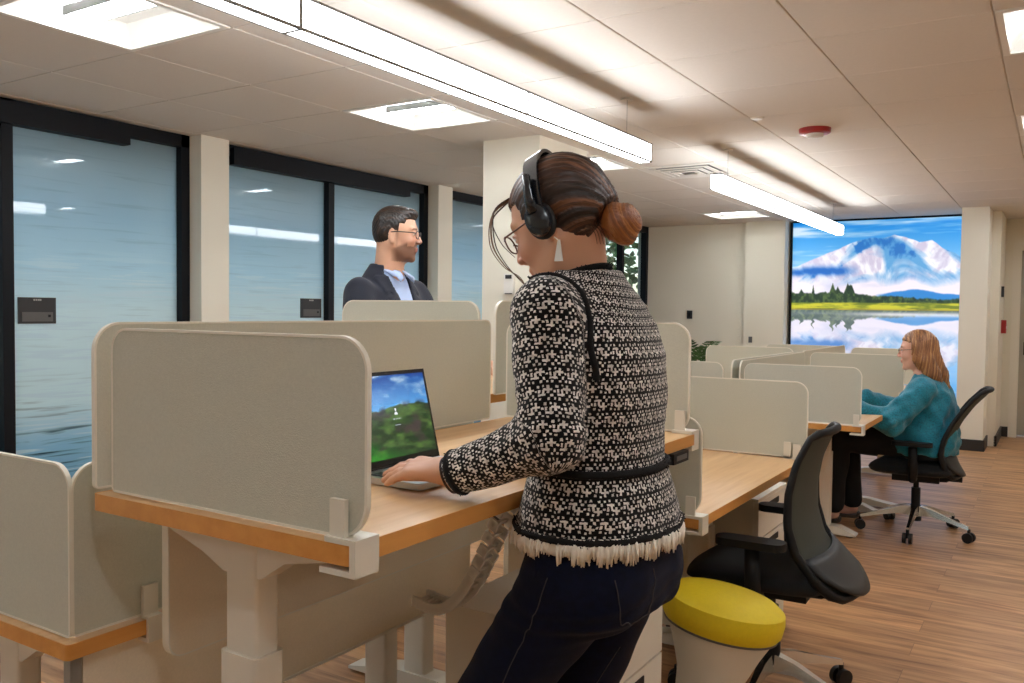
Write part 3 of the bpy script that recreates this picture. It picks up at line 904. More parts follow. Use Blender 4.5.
# pedestals
def pedestal(x0, x1, y0, y1, h, label):
    """drawers face +x"""
    t = empty('drawer_pedestal', ((x0 + x1) / 2, (y0 + y1) / 2, 0), 0, label, 'drawer unit', 'mobile drawer units under the desks')
    MB().box(x0, x1 - .02, y0, y1, .05, h).bevel(.004).obj('body', M['metal_white'], t)
    MB().box(x0 - .002, x1, y0 - .002, y1 + .002, h, h + .012).bevel(.003).obj('top', M['metal_white'], t)
    hs = [.05, .05 + (h - .05) * .46, .05 + (h - .05) * .73, h]
    for a, b in zip(hs[:-1], hs[1:]):
        d = MB().box(x1 - .02, x1, y0 + .003, y1 - .003, a + .003, b - .003).bevel(.002).obj('drawer', M['metal_white'], t)
        MB().box(x1 - .004, x1 + .003, y0 + .12, y1 - .12, b - .045, b - .022).bevel(.003).obj('handle', M['black_plastic'], d)
    c = MB()
    for x in (x0 + .05, x1 - .06):
        for y in (y0 + .05, y1 - .05):
            MB().tube([(x, y - .012, .025), (x, y + .012, .025)], .025, 14).obj('caster', M['rubber'], t, 'auto')
    c.bm.free()
    return t
pedestal(-1.235, -.838, 1.675, 2.075, .605, 'cream drawer unit under the raised desk behind the legs in jeans')
pedestal(-1.36, -.95, 3.30, 3.70, .60, 'cream drawer unit under the low desk with the empty chair')

# cable chain hanging from the raised desk
cc = empty('cable_chain', (-1.05, 1.5, .6), 0, 'silver jointed cable chain hanging under the raised desk', 'cable chain')
M['link'] = mat('chain_link', (226, 224, 218), .35, metal=.1)
for k in range(20):
    s = k / 19.0
    # from the desk underside, down and over to the spine
    x = -.93 - .30 * s
    y = 1.48 + .10 * s
    z = .955 - .30 * s - .10 * math.sin(s * PI)
    ang = math.atan2(-.30 - .31 * math.cos(s * PI), -.30)
    b = MB()
    b.box(-.012, .012, -.03, -.024, -.012, .012).box(-.012, .012, .024, .03, -.012, .012).box(-.004, .004, -.03, .03, -.003, .003)
    o = b.obj('link', M['link'], cc, world=False)
    o.location = (x + 1.05, y - 1.5, z - .6)
    o.rotation_euler = (0, -ang, 0)

# cable tray with wiring on the floor under the raised desk
tr = empty('cable_tray', (-1.25, 1.5, 0), 0, 'black wire basket with cables on the floor under the raised desk', 'cable tray')
b = MB()
for k in range(9):
    y = 1.22 + k * .05
    b.tube([(-1.36, y, .10), (-1.36, y, .03), (-1.16, y, .03), (-1.16, y, .10)], .003, 6)
for (x, z) in ((-1.36, .10), (-1.36, .03), (-1.26, .03), (-1.16, .03), (-1.16, .10)):
    b.tube([(x, 1.22, z), (x, 1.62, z)], .003, 6)
b.obj('basket', M['black_plastic'], tr)
MB().box(-1.29, -1.22, 1.26, 1.58, .035, .065).bevel(.005).obj('power_strip', M['white_plastic'], tr)
for k in range(4):
    y = 1.30 + .07 * k
    MB().tube([(-1.255, y, .07), (-1.25, y + .01, .11), (-1.30, y + .03, .13), (-1.35, y + .02, .08), (-1.42, y, .06)], .005, 8).obj('cable', M['black_plastic'], tr, True)

# ---------------------------------------------------------------- office chair
def back_pt0(s, w):
    """s 0 bottom..1 top, w -1..1 across; chair-local with the sitter facing -x"""
    zs = [0.0, .12, .28, .45, .62, .80, 1.0]
    px = np.interp(s, zs, [.240, .200, .155, .150, .172, .212, .275])
    pz = np.interp(s, zs, [.40, .455, .54, .63, .725, .82, .915])
    hw = np.interp(s, zs, [.165, .205, .220, .222, .212, .192, .155])
    return Vector((px + .018 * (1 - abs(w) ** 2.2) - .022 * abs(w) ** 2, w * hw, pz))
def office_chair(loc, rz, label, dz=0.0, arm_z=.60, lean=0.0):
    def back_pt(s, w):
        p = back_pt0(s, w)
        p.x += lean * (p.z - .50)
        return p
    t = empty('office_chair', (0, 0, 0), 0, label, 'office chair', 'black mesh-backed office chairs')
    # five star base
    for k in range(5):
        a = math.radians(72 * k + 52)
        d = Vector((math.cos(a), math.sin(a), 0))
        n = Vector((-d.y, d.x, 0))
        v = []
        for (q, zt, zb, wd) in ((.03, .165, .105, .024), (.10, .155, .115, .018), (.22, .118, .094, .013), (.315, .092, .074, .011)):
            c = d * q
            v += [tuple(c + n * wd + Vector((0, 0, zb))), tuple(c - n * wd + Vector((0, 0, zb))), tuple(c - n * wd * .7 + Vector((0, 0, zt))), tuple(c + n * wd * .7 + Vector((0, 0, zt)))]
        f = [(0, 1, 2, 3), (15, 14, 13, 12)]
        for q in range(3):
            f += [(4 * q + i, 4 * q + (i + 1) % 4, 4 * q + 4 + (i + 1) % 4, 4 * q + 4 + i) for i in range(4)]
        leg = MB()._add(v, f).bevel(.005, 2).obj('leg', M['chrome'], t, 'auto', world=False)
        c = d * .315
        cs = MB()
        for s in (-1, 1):
            p = c + n * .017 * s
            cs.tube([tuple(p + n * -.009 + Vector((0, 0, .03))), tuple(p + n * .009 + Vector((0, 0, .03)))], .03, 18)
        cs.tube([tuple(c + Vector((0, 0, .03))), tuple(c + Vector((0, 0, .08)))], .009, 10)
        cs.bevel(.004, 2).obj('caster', M['rubber'], leg, 'auto', world=False)
    MB().lathe([(.035, .10), (.035, .17), (.026, .175), (.026, .30), (.016, .30), (.016, .37)], 20).obj('gas_lift', M['black_plastic'], t, 'auto', world=False)
    MB().box(-.13, .13, -.075, .075, .345, .385).box(.10, .25, -.03, .03, .36, .39).bevel(.012, 3).obj('tilt_mechanism', M['black_plastic'], t, 'auto', world=False)
    # seat: rounded cushion with waterfall front
    nx, ny = 14, 12
    vt, vb, f = [], [], []
    for i in range(nx + 1):
        for j in range(ny + 1):
            u, w_ = -1 + 2 * i / nx, -1 + 2 * j / ny
            # squircle
            x = u * (1 - .16 * w_ * w_) * .25 - .02
            y = w_ * (1 - .14 * u * u) * .255
            edge = max(abs(u), abs(w_)) ** 6
            zt = .470 - .028 * edge - .02 * max(0, -u) ** 3 + .006 * abs(w_) ** 2
            zb = .395 + .022 * edge
            vt.append((x, y, zt))
            vb.append((x, y, zb))
    W_ = ny + 1
    nV = len(vt)
    for i in range(nx):
        for j in range(ny):
            a = i * W_ + j
            f.append((a, a + W_, a + W_ + 1, a + 1))
            f.append((nV + a, nV + a + 1, nV + a + W_ + 1, nV + a + W_))
    rim = [j for j in range(ny)] + [i * W_ + ny for i in range(nx)] + [nx * W_ + j for j in range(ny, 0, -1)] + [i * W_ for i in range(nx, 0, -1)]
    for k in range(len(rim)):
        a, b2 = rim[k], rim[(k + 1) % len(rim)]
        f.append((a, b2, nV + b2, nV + a))
    smoothed(MB()._add(vt + vb, f).obj('seat', M['black_fabric'], t, True, world=False), 1)
    # arms
    for s in (-1, 1):
        y = .255 * s
        a = MB().tube([(.0, y * .72, .385), (.0, y * .98, .39), (.005, y * 1.06, .43), (.0, y * 1.06, arm_z - .02)], [.022, .024, .026, .024], 12)
        a = a.obj('armrest', M['black_plastic'], t, True, world=False)
        pd = MB().prism(rrect(-.115, .105, y * 1.06 - .040, y * 1.06 + .040, .036, 6), 2, arm_z - .012, arm_z + .012).bevel(.009, 3)
        pd.obj('arm_pad', M['black_plastic'], a, 'auto', world=False)
    # back: mesh membrane, frame and lumbar shell
    ns, nw = 22, 14
    for nm, th, mt in (('back_mesh', .004, M['mesh']),):
        v, f = [], []
        for i in range(ns + 1):
            for j in range(nw + 1):
                v.append(tuple(back_pt(i / ns, (-1 + 2 * j / nw) * .97)))
        for i in range(ns):
            for j in range(nw):
                a = i * (nw + 1) + j
                f.append((a, a + 1, a + nw + 2, a + nw + 1))
        o = MB()._add(v, f).obj(nm, mt, t, True, world=False)
        sd = o.modifiers.new('thick', 'SOLIDIFY')
        sd.thickness = th
    ol = [back_pt(s, -1) for s in np.linspace(.04, .97, 20)] + [back_pt(1.0, q) + Vector((.004, 0, .006 * (1 - q * q))) for q in np.linspace(-.85, .85, 9)] + [back_pt(s, 1) for s in np.linspace(.97, .04, 20)]
    ol += [back_pt(0.0, q) for q in np.linspace(.85, -.85, 7)]
    rr = [.011 + .006 * (1 - i / 19) for i in range(20)] + [.014] * 9 + [.011 + .006 * (i / 19) for i in range(20)] + [.014] * 7
    MB().tube(ol, rr, 10, closed=True).obj('back_frame', M['black_plastic'], t, True, world=False)
    # lumbar shell: sweeping tail at the bottom of the back
    v, f = [], []
    for i in range(6):
        for j in range(nw + 1):
            q = -1 + 2 * j / nw
            p = back_pt(i / 5 * .26, q * 1.02)
            v.append(tuple(p + Vector((.014 + .014 * (1 - q * q) * (1 - i / 6) + .004, 0, 0.045 * q * q * (1 - i / 5)))))
    for i in range(5):
        for j in range(nw):
            a = i * (nw + 1) + j
            f.append((a, a + 1, a + nw + 2, a + nw + 1))
    o = MB()._add(v, f).obj('lumbar_shell', M['shell'], t, True, world=False)
    sd = o.modifiers.new('thick', 'SOLIDIFY')
    sd.thickness = .012
    MB().tube([(.10, 0, .37), (.16, 0, .372), (.205, 0, .40), (.205, 0, .44)], [.026, .026, .024, .012], 12).obj('back_support', M['black_plastic'], t, True, world=False)
    for o in t.children:                # seat height set on the gas lift
        if o.name.split('.')[0] not in ('leg',):
            o.location.z += dz
    t.location = loc
    t.rotation_euler = (0, 0, rz)
    return t
M['shell'] = mat('charcoal_shell', (34, 35, 37), .5)
M['mesh'] = mat('chair_mesh', (62, 66, 58), 0.7, bump=(900, .6))
CH1, CH2 = (-.805, 2.97, 0), (-.70, 5.76, 0)
ch = office_chair(CH1, math.radians(2), 'empty black office chair pushed up to the low desk beside the yellow stool', dz=.028, lean=-.24, arm_z=.575)
office_chair(CH2, math.radians(2), 'black office chair the woman in teal is sitting on', dz=-.025, lean=.22)

# ---------------------------------------------------------------- stool
st = empty('wobble_stool', (-.842, 2.300, 0), 0, 'white hourglass stool with a round yellow cushion top, tilted', 'stool')
tilt = Matrix.Rotation(math.radians(10), 4, Vector((-.533, .846, 0))) @ Matrix.Diagonal((1.03, 1.03, 1.045, 1))   # leans to one side
MB().lathe([(.02, .0), (.08, .004), (.108, .02), (.115, .05), (.108, .10), (.09, .19), (.085, .24), (.092, .31), (.118, .38), (.148, .445), (.150, .45)], 48, mtx=tilt).obj('body', M['stool_white'], st, 'auto', world=False)
MB().lathe([(.10, .44), (.152, .442), (.161, .455), (.164, .485), (.160, .508), (.140, .522), (.09, .530), (.03, .533)], 48, mtx=tilt).obj('cushion', M['yellow'], st, 'auto', world=False)
MB().lathe([(.149, .437), (.153, .437), (.153, .443), (.149, .443)], 48, mtx=tilt).obj('seam_ring', M['sign_grey'], st, 'auto', world=False)

# ---------------------------------------------------------------- laptop
def screen_rgb(u, v):
    c = mixc(rgb(10, 66, 150), rgb(96, 172, 236), v / .42 + .5 * (fbm(u * 3, v * 6, 7) - .5))
    c = mixc(c, rgb(190, 214, 236), (fbm(u * 3 + 5, v * 5, 13) - .56) * 5 * (u > .3))
    hill = .43 - .07 * np.exp(-((u - .75) / .28) ** 2) + .05 * (fbm(u * 8, 0 * u, 17) - .5)
    g = mixc(rgb(36, 60, 34), rgb(92, 126, 60), (fbm(u * 7, v * 12, 23) - .4) * 3)
    g = mixc(g, rgb(40, 140, 36), (v - .72) * 3.2 - (u - .2) * 1.6)
    g = mixc(g, rgb(70, 58, 58), (fbm(u * 5, v * 6, 37) - .58) * 6)
    c = mixc(c, g, (v - hill) * 60)
    c = mixc(c, rgb(40, 44, 60), (fbm(u * 10, v * 14, 31) - .45) * 3 * np.exp(-((v - hill - .03) / .05) ** 2) + 0)
    r2 = ((u - .56) * 1.5) ** 2
    ic = (r2 + (v - .43) ** 2 < .00032) | ((r2 + (v - .49) ** 2 < .0011) & (v < .49))
    c = np.where(ic[..., None], rgb(236, 240, 246), c)
    tx = (abs(v - .545) < .006) & (abs(u - .56) < .05) & (np.sin(u * 300) > -.3)
    tx |= (abs(v - .62) < .005) & (abs(u - .56) < .035)
    return np.where(tx[..., None], rgb(190, 200, 206), c)
LX, LY0, LY1, LZ = -1.118, 1.222, 1.488, Z0
lp = empty('laptop', (-1.02, (LY0 + LY1) / 2, LZ), 0, 'open silver laptop with a green landscape on its screen', 'laptop')
MB().prism(rrect(LX - .005, LX + .158, LY0, LY1, .012, 5), 2, LZ + .002, LZ + .014).bevel(.0015, 2).obj('base', M['silver'], lp, 'auto')
kb = MB()
for r_ in range(5):
    for c_ in range(12):
        x = LX + .028 + r_ * .0175
        y = LY0 + .014 + c_ * .0198
        kb.box(x, x + .0145, y, y + .0168, LZ + .014, LZ + .0158)
kb.obj('keyboard', M['key'], lp)
MB().box(LX + .115, LX + .152, 1.30, 1.40, LZ + .0138, LZ + .0145).obj('touchpad', M['lamp_frame'], lp)
sa = math.radians(14)
def lidp(y, h, off=0.0):
    return np.stack([LX - math.sin(sa) * h + math.cos(sa) * off + 0 * y, y, LZ + .014 + math.cos(sa) * h + math.sin(sa) * off + 0 * y], -1)
lid = MB()
v = []
for off in (0.0, -.006):
    for (y, h) in ((LY0, 0), (LY1, 0), (LY1, .192), (LY0, .192)):
        v.append(tuple(lidp(np.float64(y), np.float64(h), off)))
lid._add(v, [(0, 1, 2, 3), (7, 6, 5, 4), (0, 4, 5, 1), (1, 5, 6, 2), (2, 6, 7, 3), (3, 7, 4, 0)])
lid = lid.bevel(.002, 2).obj('lid', M['screen_black'], lp)
M['screen'] = print_mat('laptop_screen', 0.28, .05, .15)
picture_mesh('screen', 200, 140, screen_rgb, lambda u, v: lidp(LY0 + .008 + (LY1 - LY0 - .016) * u, .016 + .168 * (1 - v), .0012), M['screen'], lp)
MB().tube([(LX - .002, LY0 + .03, LZ + .013), (LX - .002, LY1 - .03, LZ + .013)], .006, 12).obj('hinge', M['screen_black'], lp)

# ---------------------------------------------------------------- potted palm far behind
pp = empty('potted_palm', (-3.42, 9.4, 0), 0, 'potted green palm by the plain far wall behind the felt panels', 'potted plant')
MB().lathe([(.10, 0), (.12, .02), (.15, .34), (.155, .36), (.14, .36), (.135, .33)], 28).obj('pot', mat('grey_planter', (96, 94, 90), .6), pp, 'auto', world=False)
MB().lathe([(.02, .31), (.136, .32)], 24).obj('soil', mat('soil', (48, 36, 28), .95), pp, world=False)
palm = mat('palm_leaf', (66, 104, 52), .55, noise=(12, .25))
rg = random.Random(4)
for k in range(14):
    a = 2 * PI * k / 14 + rg.uniform(-.2, .2)
    L, H = rg.uniform(.16, .27), rg.uniform(.82, .98)
    fr = MB()
    path = []
    for q in range(13):
        s = q / 12
        path.append(Vector((math.cos(a) * L * s ** 1.3, math.sin(a) * L * s ** 1.3, .33 + H * (s * 1.25 - .55 * s * s))))
    fr.tube(path, [.006 * (1 - q / 14) for q in range(13)], 6)
    side = Vector((-math.sin(a), math.cos(a), 0))
    for q in range(4, 13):
        for sgn in (-1, 1):
            p = path[q]
            T = (path[min(q + 1, 12)] - path[q - 1]).normalized()
            d = (side * sgn + T * .8 + Vector((0, 0, -.35))).normalized() * (.13 - .06 * abs(q - 7) / 6)
            n_ = T * .010
            fr._add([tuple(p - n_), tuple(p + d * .5 - n_ * 1.1), tuple(p + d), tuple(p + d * .5 + n_ * 1.1), tuple(p + n_)], [(0, 1, 2, 3, 4)])
    fr.obj('frond', palm, pp, world=False)
# ================================================================ PEOPLE
# A small signed-distance modeller: limbs are tapered capsules, trunks are stacked ellipses, all blended
# smoothly and meshed into one continuous surface.
def V3(*a): return np.array(a, float)
class Field:
    def __init__(self):
        self.ops = []          # (kind, fn, k, centre, radius)
    def cone(self, a, b, ra, rb, k=.02, op='add'):
        a, b = np.array(a, float), np.array(b, float)
        ab = b - a
        L2 = max(ab @ ab, 1e-12)
        def fn(p):
            t = np.clip((p - a) @ ab / L2, 0, 1)
            return np.linalg.norm(p - a - t[:, None] * ab, axis=1) - (ra + (rb - ra) * t)
        self.ops.append((op, fn, k, (a + b) / 2, math.sqrt(L2) / 2 + max(ra, rb)))
        return self
    def chain(self, pts, rs, k=.015, op='add'):
        for i in range(len(pts) - 1):
            self.cone(pts[i], pts[i + 1], rs[i], rs[i + 1], k if i == 0 else .004 + k * .3, op)
        return self
    def ell(self, c, r, k=.02, R=None, op='add'):
        c, r = np.array(c, float), np.array(r, float)
        Rm = np.eye(3) if R is None else np.array(R, float)
        def fn(p):
            q = (p - c) @ Rm
            k0 = np.linalg.norm(q / r, axis=1)
            k1 = np.linalg.norm(q / (r * r), axis=1)
            return np.where(k1 > 1e-9, k0 * (k0 - 1) / np.maximum(k1, 1e-9), -r.min())
        self.ops.append((op, fn, k, c, r.max()))
        return self
    def loft(self, rows, k=.03, e=2.3, op='add', z0=None, z1=None):
        """rows: (z, cx, cy, half_x, half_y)"""
        rows = np.array(rows, float)
        rows = rows[np.argsort(rows[:, 0])]
        Z = rows[:, 0]
        lo, hi = Z[0] if z0 is None else z0, Z[-1] if z1 is None else z1
        def fn(p):
            z = np.clip(p[:, 2], Z[0], Z[-1])
            cx, cy, hx, hy = (np.interp(z, Z, rows[:, i]) for i in (1, 2, 3, 4))
            q = ((np.abs(p[:, 0] - cx) / hx) ** e + (np.abs(p[:, 1] - cy) / hy) ** e) ** (1 / e)
            d = (q - 1) * np.minimum(hx, hy)
            dz = np.maximum(lo - p[:, 2], p[:, 2] - hi)
            return np.where(dz > 0, np.sqrt(np.maximum(d, 0) ** 2 + dz ** 2), np.maximum(d, dz))
        c = V3(rows[:, 1].mean(), rows[:, 2].mean(), (lo + hi) / 2)
        self.ops.append((op, fn, k, c, (hi - lo) / 2 + rows[:, 3:].max() + np.abs(rows[:, 1:3] - c[:2]).max()))
        return self
    def fn(self, f, k, c, r, op='add'):
        self.ops.append((op, f, k, np.array(c, float), r))
        return self
    def eval(self, p):
        d = np.full(len(p), 1e3)
        for op, f, k, c, r in self.ops:
            far = r + .10
            near = np.linalg.norm(p - c, axis=1) < far
            if op == 'and':
                near[:] = True
            if not near.any():
                continue
            q = f(p[near])
            a = d[near]
            if op == 'add':
                h = np.clip(.5 + .5 * (a - q) / k, 0, 1)
                d[near] = a * (1 - h) + q * h - k * h * (1 - h)
            else:
                qq = -q if op == 'sub' else q
                h = np.clip(.5 - .5 * (a - qq) / k, 0, 1)
                d[near] = a * (1 - h) + qq * h + k * h * (1 - h)
        return d

def mesh_field(F, h, post=None, pad=.02):
    """surface nets over the blocks near the surface"""
    adds = [o for o in F.ops if o[0] == 'add']
    lo = np.min([o[3] - o[4] for o in adds], 0) - pad
    hi = np.max([o[3] + o[4] for o in adds], 0) + pad
    def ev(p):
        d = F.eval(p)
        return post(p, d) if post else d
    Bk = 6
    nb = np.ceil((hi - lo) / (h * Bk)).astype(int) + 1
    gx, gy, gz = (lo[i] + (np.arange(nb[i]) + .5) * h * Bk for i in range(3))
    G = np.stack(np.meshgrid(gx, gy, gz, indexing='ij'), -1).reshape(-1, 3)
    cd = ev(G)
    act = np.abs(cd) < h * Bk * 1.35 + .012
    n = nb * Bk
    D = np.repeat(np.repeat(np.repeat(np.sign(cd).reshape(nb).astype(np.float32), Bk, 0), Bk, 1), Bk, 2) * 1.0
    ai = np.argwhere(act.reshape(nb))
    off = np.stack(np.meshgrid(*[np.arange(Bk)] * 3, indexing='ij'), -1).reshape(-1, 3)
    for s in range(0, len(ai), 4000):
        ii = (ai[s:s + 4000, None, :] * Bk + off[None]).reshape(-1, 3)
        D[ii[:, 0], ii[:, 1], ii[:, 2]] = ev(lo + (ii + .5) * h)
    D[0] = D[-1] = 1; D[:, 0] = D[:, -1] = 1; D[:, :, 0] = D[:, :, -1] = 1
    S = D < 0
    any_ = np.zeros(tuple(x - 1 for x in D.shape), bool)
    all_ = np.ones_like(any_)
    for dx in (0, 1):
        for dy in (0, 1):
            for dz in (0, 1):
                s = S[dx:D.shape[0] - 1 + dx, dy:D.shape[1] - 1 + dy, dz:D.shape[2] - 1 + dz]
                any_ |= s
                all_ &= s
    cells = np.argwhere(any_ & ~all_)
    acc, cnt = np.zeros((len(cells), 3)), np.zeros(len(cells))
    cor = [(x, y, z) for x in (0, 1) for y in (0, 1) for z in (0, 1)]
    vals = {c: D[cells[:, 0] + c[0], cells[:, 1] + c[1], cells[:, 2] + c[2]].astype(float) for c in cor}
    for a in cor:
        for ax in range(3):
            if a[ax] == 0:
                b = tuple(1 if i == ax else a[i] for i in range(3))
                va, vb = vals[a], vals[b]
                m = (va < 0) != (vb < 0)
                t = np.where(m, va / np.where(m, va - vb, 1), 0)
                for i in range(3):
                    acc[:, i] += np.where(m, a[i] + (t if i == ax else 0), 0)
                cnt += m
    co = lo + (cells + acc / cnt[:, None] + .5) * h
    idx = {}
    key = (cells[:, 0].astype(np.int64) * D.shape[1] + cells[:, 1]) * D.shape[2] + cells[:, 2]
    order = np.argsort(key)
    ks = key[order]
    def look(c):
        k = (c[:, 0].astype(np.int64) * D.shape[1] + c[:, 1]) * D.shape[2] + c[:, 2]
        return order[np.searchsorted(ks, k)]
    quads = []
    for ax in range(3):
        sl0 = [slice(None)] * 3; sl1 = [slice(None)] * 3
        sl0[ax] = slice(0, -1); sl1[ax] = slice(1, None)
        A, B_ = S[tuple(sl0)], S[tuple(sl1)]
        e = np.argwhere(A != B_)
        u, v = [(1, 2), (2, 0), (0, 1)][ax]
        e = e[(e[:, u] > 0) & (e[:, v] > 0)]
        ins = A[e[:, 0], e[:, 1], e[:, 2]]
        du, dv = np.zeros(3, int), np.zeros(3, int)
        du[u] = 1; dv[v] = 1
        q = np.stack([look(e - du - dv), look(e - dv), look(e), look(e - du)], 1)
        q[~ins] = q[~ins][:, ::-1]
        quads.append(q)
    return co, np.concatenate(quads)

def field_obj(name, F, h, m, parent=None, post=None, col=None, uv=None, matidx=None, cut=None):
    co, q = mesh_field(F, h, post)
    if cut is not None:                 # drop faces hidden inside other pieces
        keep = cut(co)
        q = q[keep[q].all(1)]
        used = np.unique(q)
        rm = -np.ones(len(co), int)
        rm[used] = np.arange(len(used))
        co, q = co[used], rm[q]
    me = bpy.data.meshes.new(name)
    me.vertices.add(len(co))
    me.vertices.foreach_set('co', co.ravel())
    me.loops.add(q.size)
    me.loops.foreach_set('vertex_index', q.ravel().astype(np.int32))
    me.polygons.add(len(q))
    me.polygons.foreach_set('loop_start', (np.arange(len(q)) * 4).astype(np.int32))
    me.polygons.foreach_set('loop_total', np.full(len(q), 4, np.int32))
    me.update(calc_edges=True)
    if col is not None:
        c = col(co) / 255.0
        l = np.where(c <= .04045, c / 12.92, ((c + .055) / 1.055) ** 2.4)
        at = me.color_attributes.new('Col', 'FLOAT_COLOR', 'POINT')
        at.data.foreach_set('color', np.c_[l, np.ones(len(l))].ravel())
    if uv is not None:
        a = me.attributes.new('flow', 'FLOAT_VECTOR', 'POINT')
        a.data.foreach_set('vector', uv(co).astype(np.float32).ravel())
    return mesh_obj(name, me, m, parent, True, world=False)

def skin_mat(name, rough=.5):
    m = bpy.data.materials.new(name)
    m.use_nodes = True
    nt = m.node_tree
    b = nt.nodes['Principled BSDF']
    a = N(nt, 'ShaderNodeVertexColor')
    a.layer_name = 'Col'
    nt.links.new(a.outputs[0], b.inputs['Base Color'])
    b.inputs['Roughness'].default_value = rough
    b.inputs['Subsurface Weight'].default_value = .12
    b.inputs['Subsurface Radius'].default_value = (.012, .005, .003)
    tc = N(nt, 'ShaderNodeTexCoord')
    n = N(nt, 'ShaderNodeTexNoise')
    n.inputs['Scale'].default_value = 400
    nt.links.new(tc.outputs['Object'], n.inputs['Vector'])
    bp = N(nt, 'ShaderNodeBump')
    bp.inputs['Strength'].default_value = .12
    bp.inputs['Distance'].default_value = .001
    nt.links.new(n.outputs[0], bp.inputs['Height'])
    nt.links.new(bp.outputs[0], b.inputs['Normal'])
    return m
SKIN = skin_mat('skin')

def hair_mat(name, dark, mid, light, scale=60, rough=.42):
    """strand colour runs along the 'flow' attribute: x across the strands, y along them"""
    m = bpy.data.materials.new(name)
    m.use_nodes = True
    nt = m.node_tree
    b = nt.nodes['Principled BSDF']
    b.inputs['Roughness'].default_value = rough
    b.inputs['Specular IOR Level'].default_value = .6
    a = N(nt, 'ShaderNodeAttribute')
    a.attribute_name = 'flow'
    mp = N(nt, 'ShaderNodeMapping')
    mp.inputs['Scale'].default_value = (scale, 2.0, scale * .2)
    nt.links.new(a.outputs['Vector'], mp.inputs[0])
    n = N(nt, 'ShaderNodeTexNoise')
    n.inputs['Scale'].default_value = 1.0
    n.inputs['Detail'].default_value = 5
    n.inputs['Roughness'].default_value = .7
    nt.links.new(mp.outputs[0], n.inputs['Vector'])
    r = N(nt, 'ShaderNodeValToRGB')
    e = r.color_ramp.elements
    e[0].position, e[0].color = .34, lin(dark)
    e[1].position, e[1].color = .70, lin(light)
    x = e.new(.52)
    x.color = lin(mid)
    nt.links.new(n.outputs[0], r.inputs[0])
    nt.links.new(r.outputs[0], b.inputs['Base Color'])
    bp = N(nt, 'ShaderNodeBump')
    bp.inputs['Strength'].default_value = .6
    bp.inputs['Distance'].default_value = .003
    nt.links.new(n.outputs[0], bp.inputs['Height'])
    nt.links.new(bp.outputs[0], b.inputs['Normal'])
    return m

def rot(pitch=0, yaw=0, roll=0):
    """head frame: columns forward, left, up. pitch>0 looks down, yaw>0 turns left"""
    p, y, r = map(math.radians, (pitch, yaw, roll))
    Ry = np.array([[math.cos(p), 0, math.sin(p)], [0, 1, 0], [-math.sin(p), 0, math.cos(p)]])
    Rz = np.array([[math.cos(y), -math.sin(y), 0], [math.sin(y), math.cos(y), 0], [0, 0, 1]])
    Rx = np.array([[1, 0, 0], [0, math.cos(r), -math.sin(r)], [0, math.sin(r), math.cos(r)]])
    return Rz @ Ry @ Rx

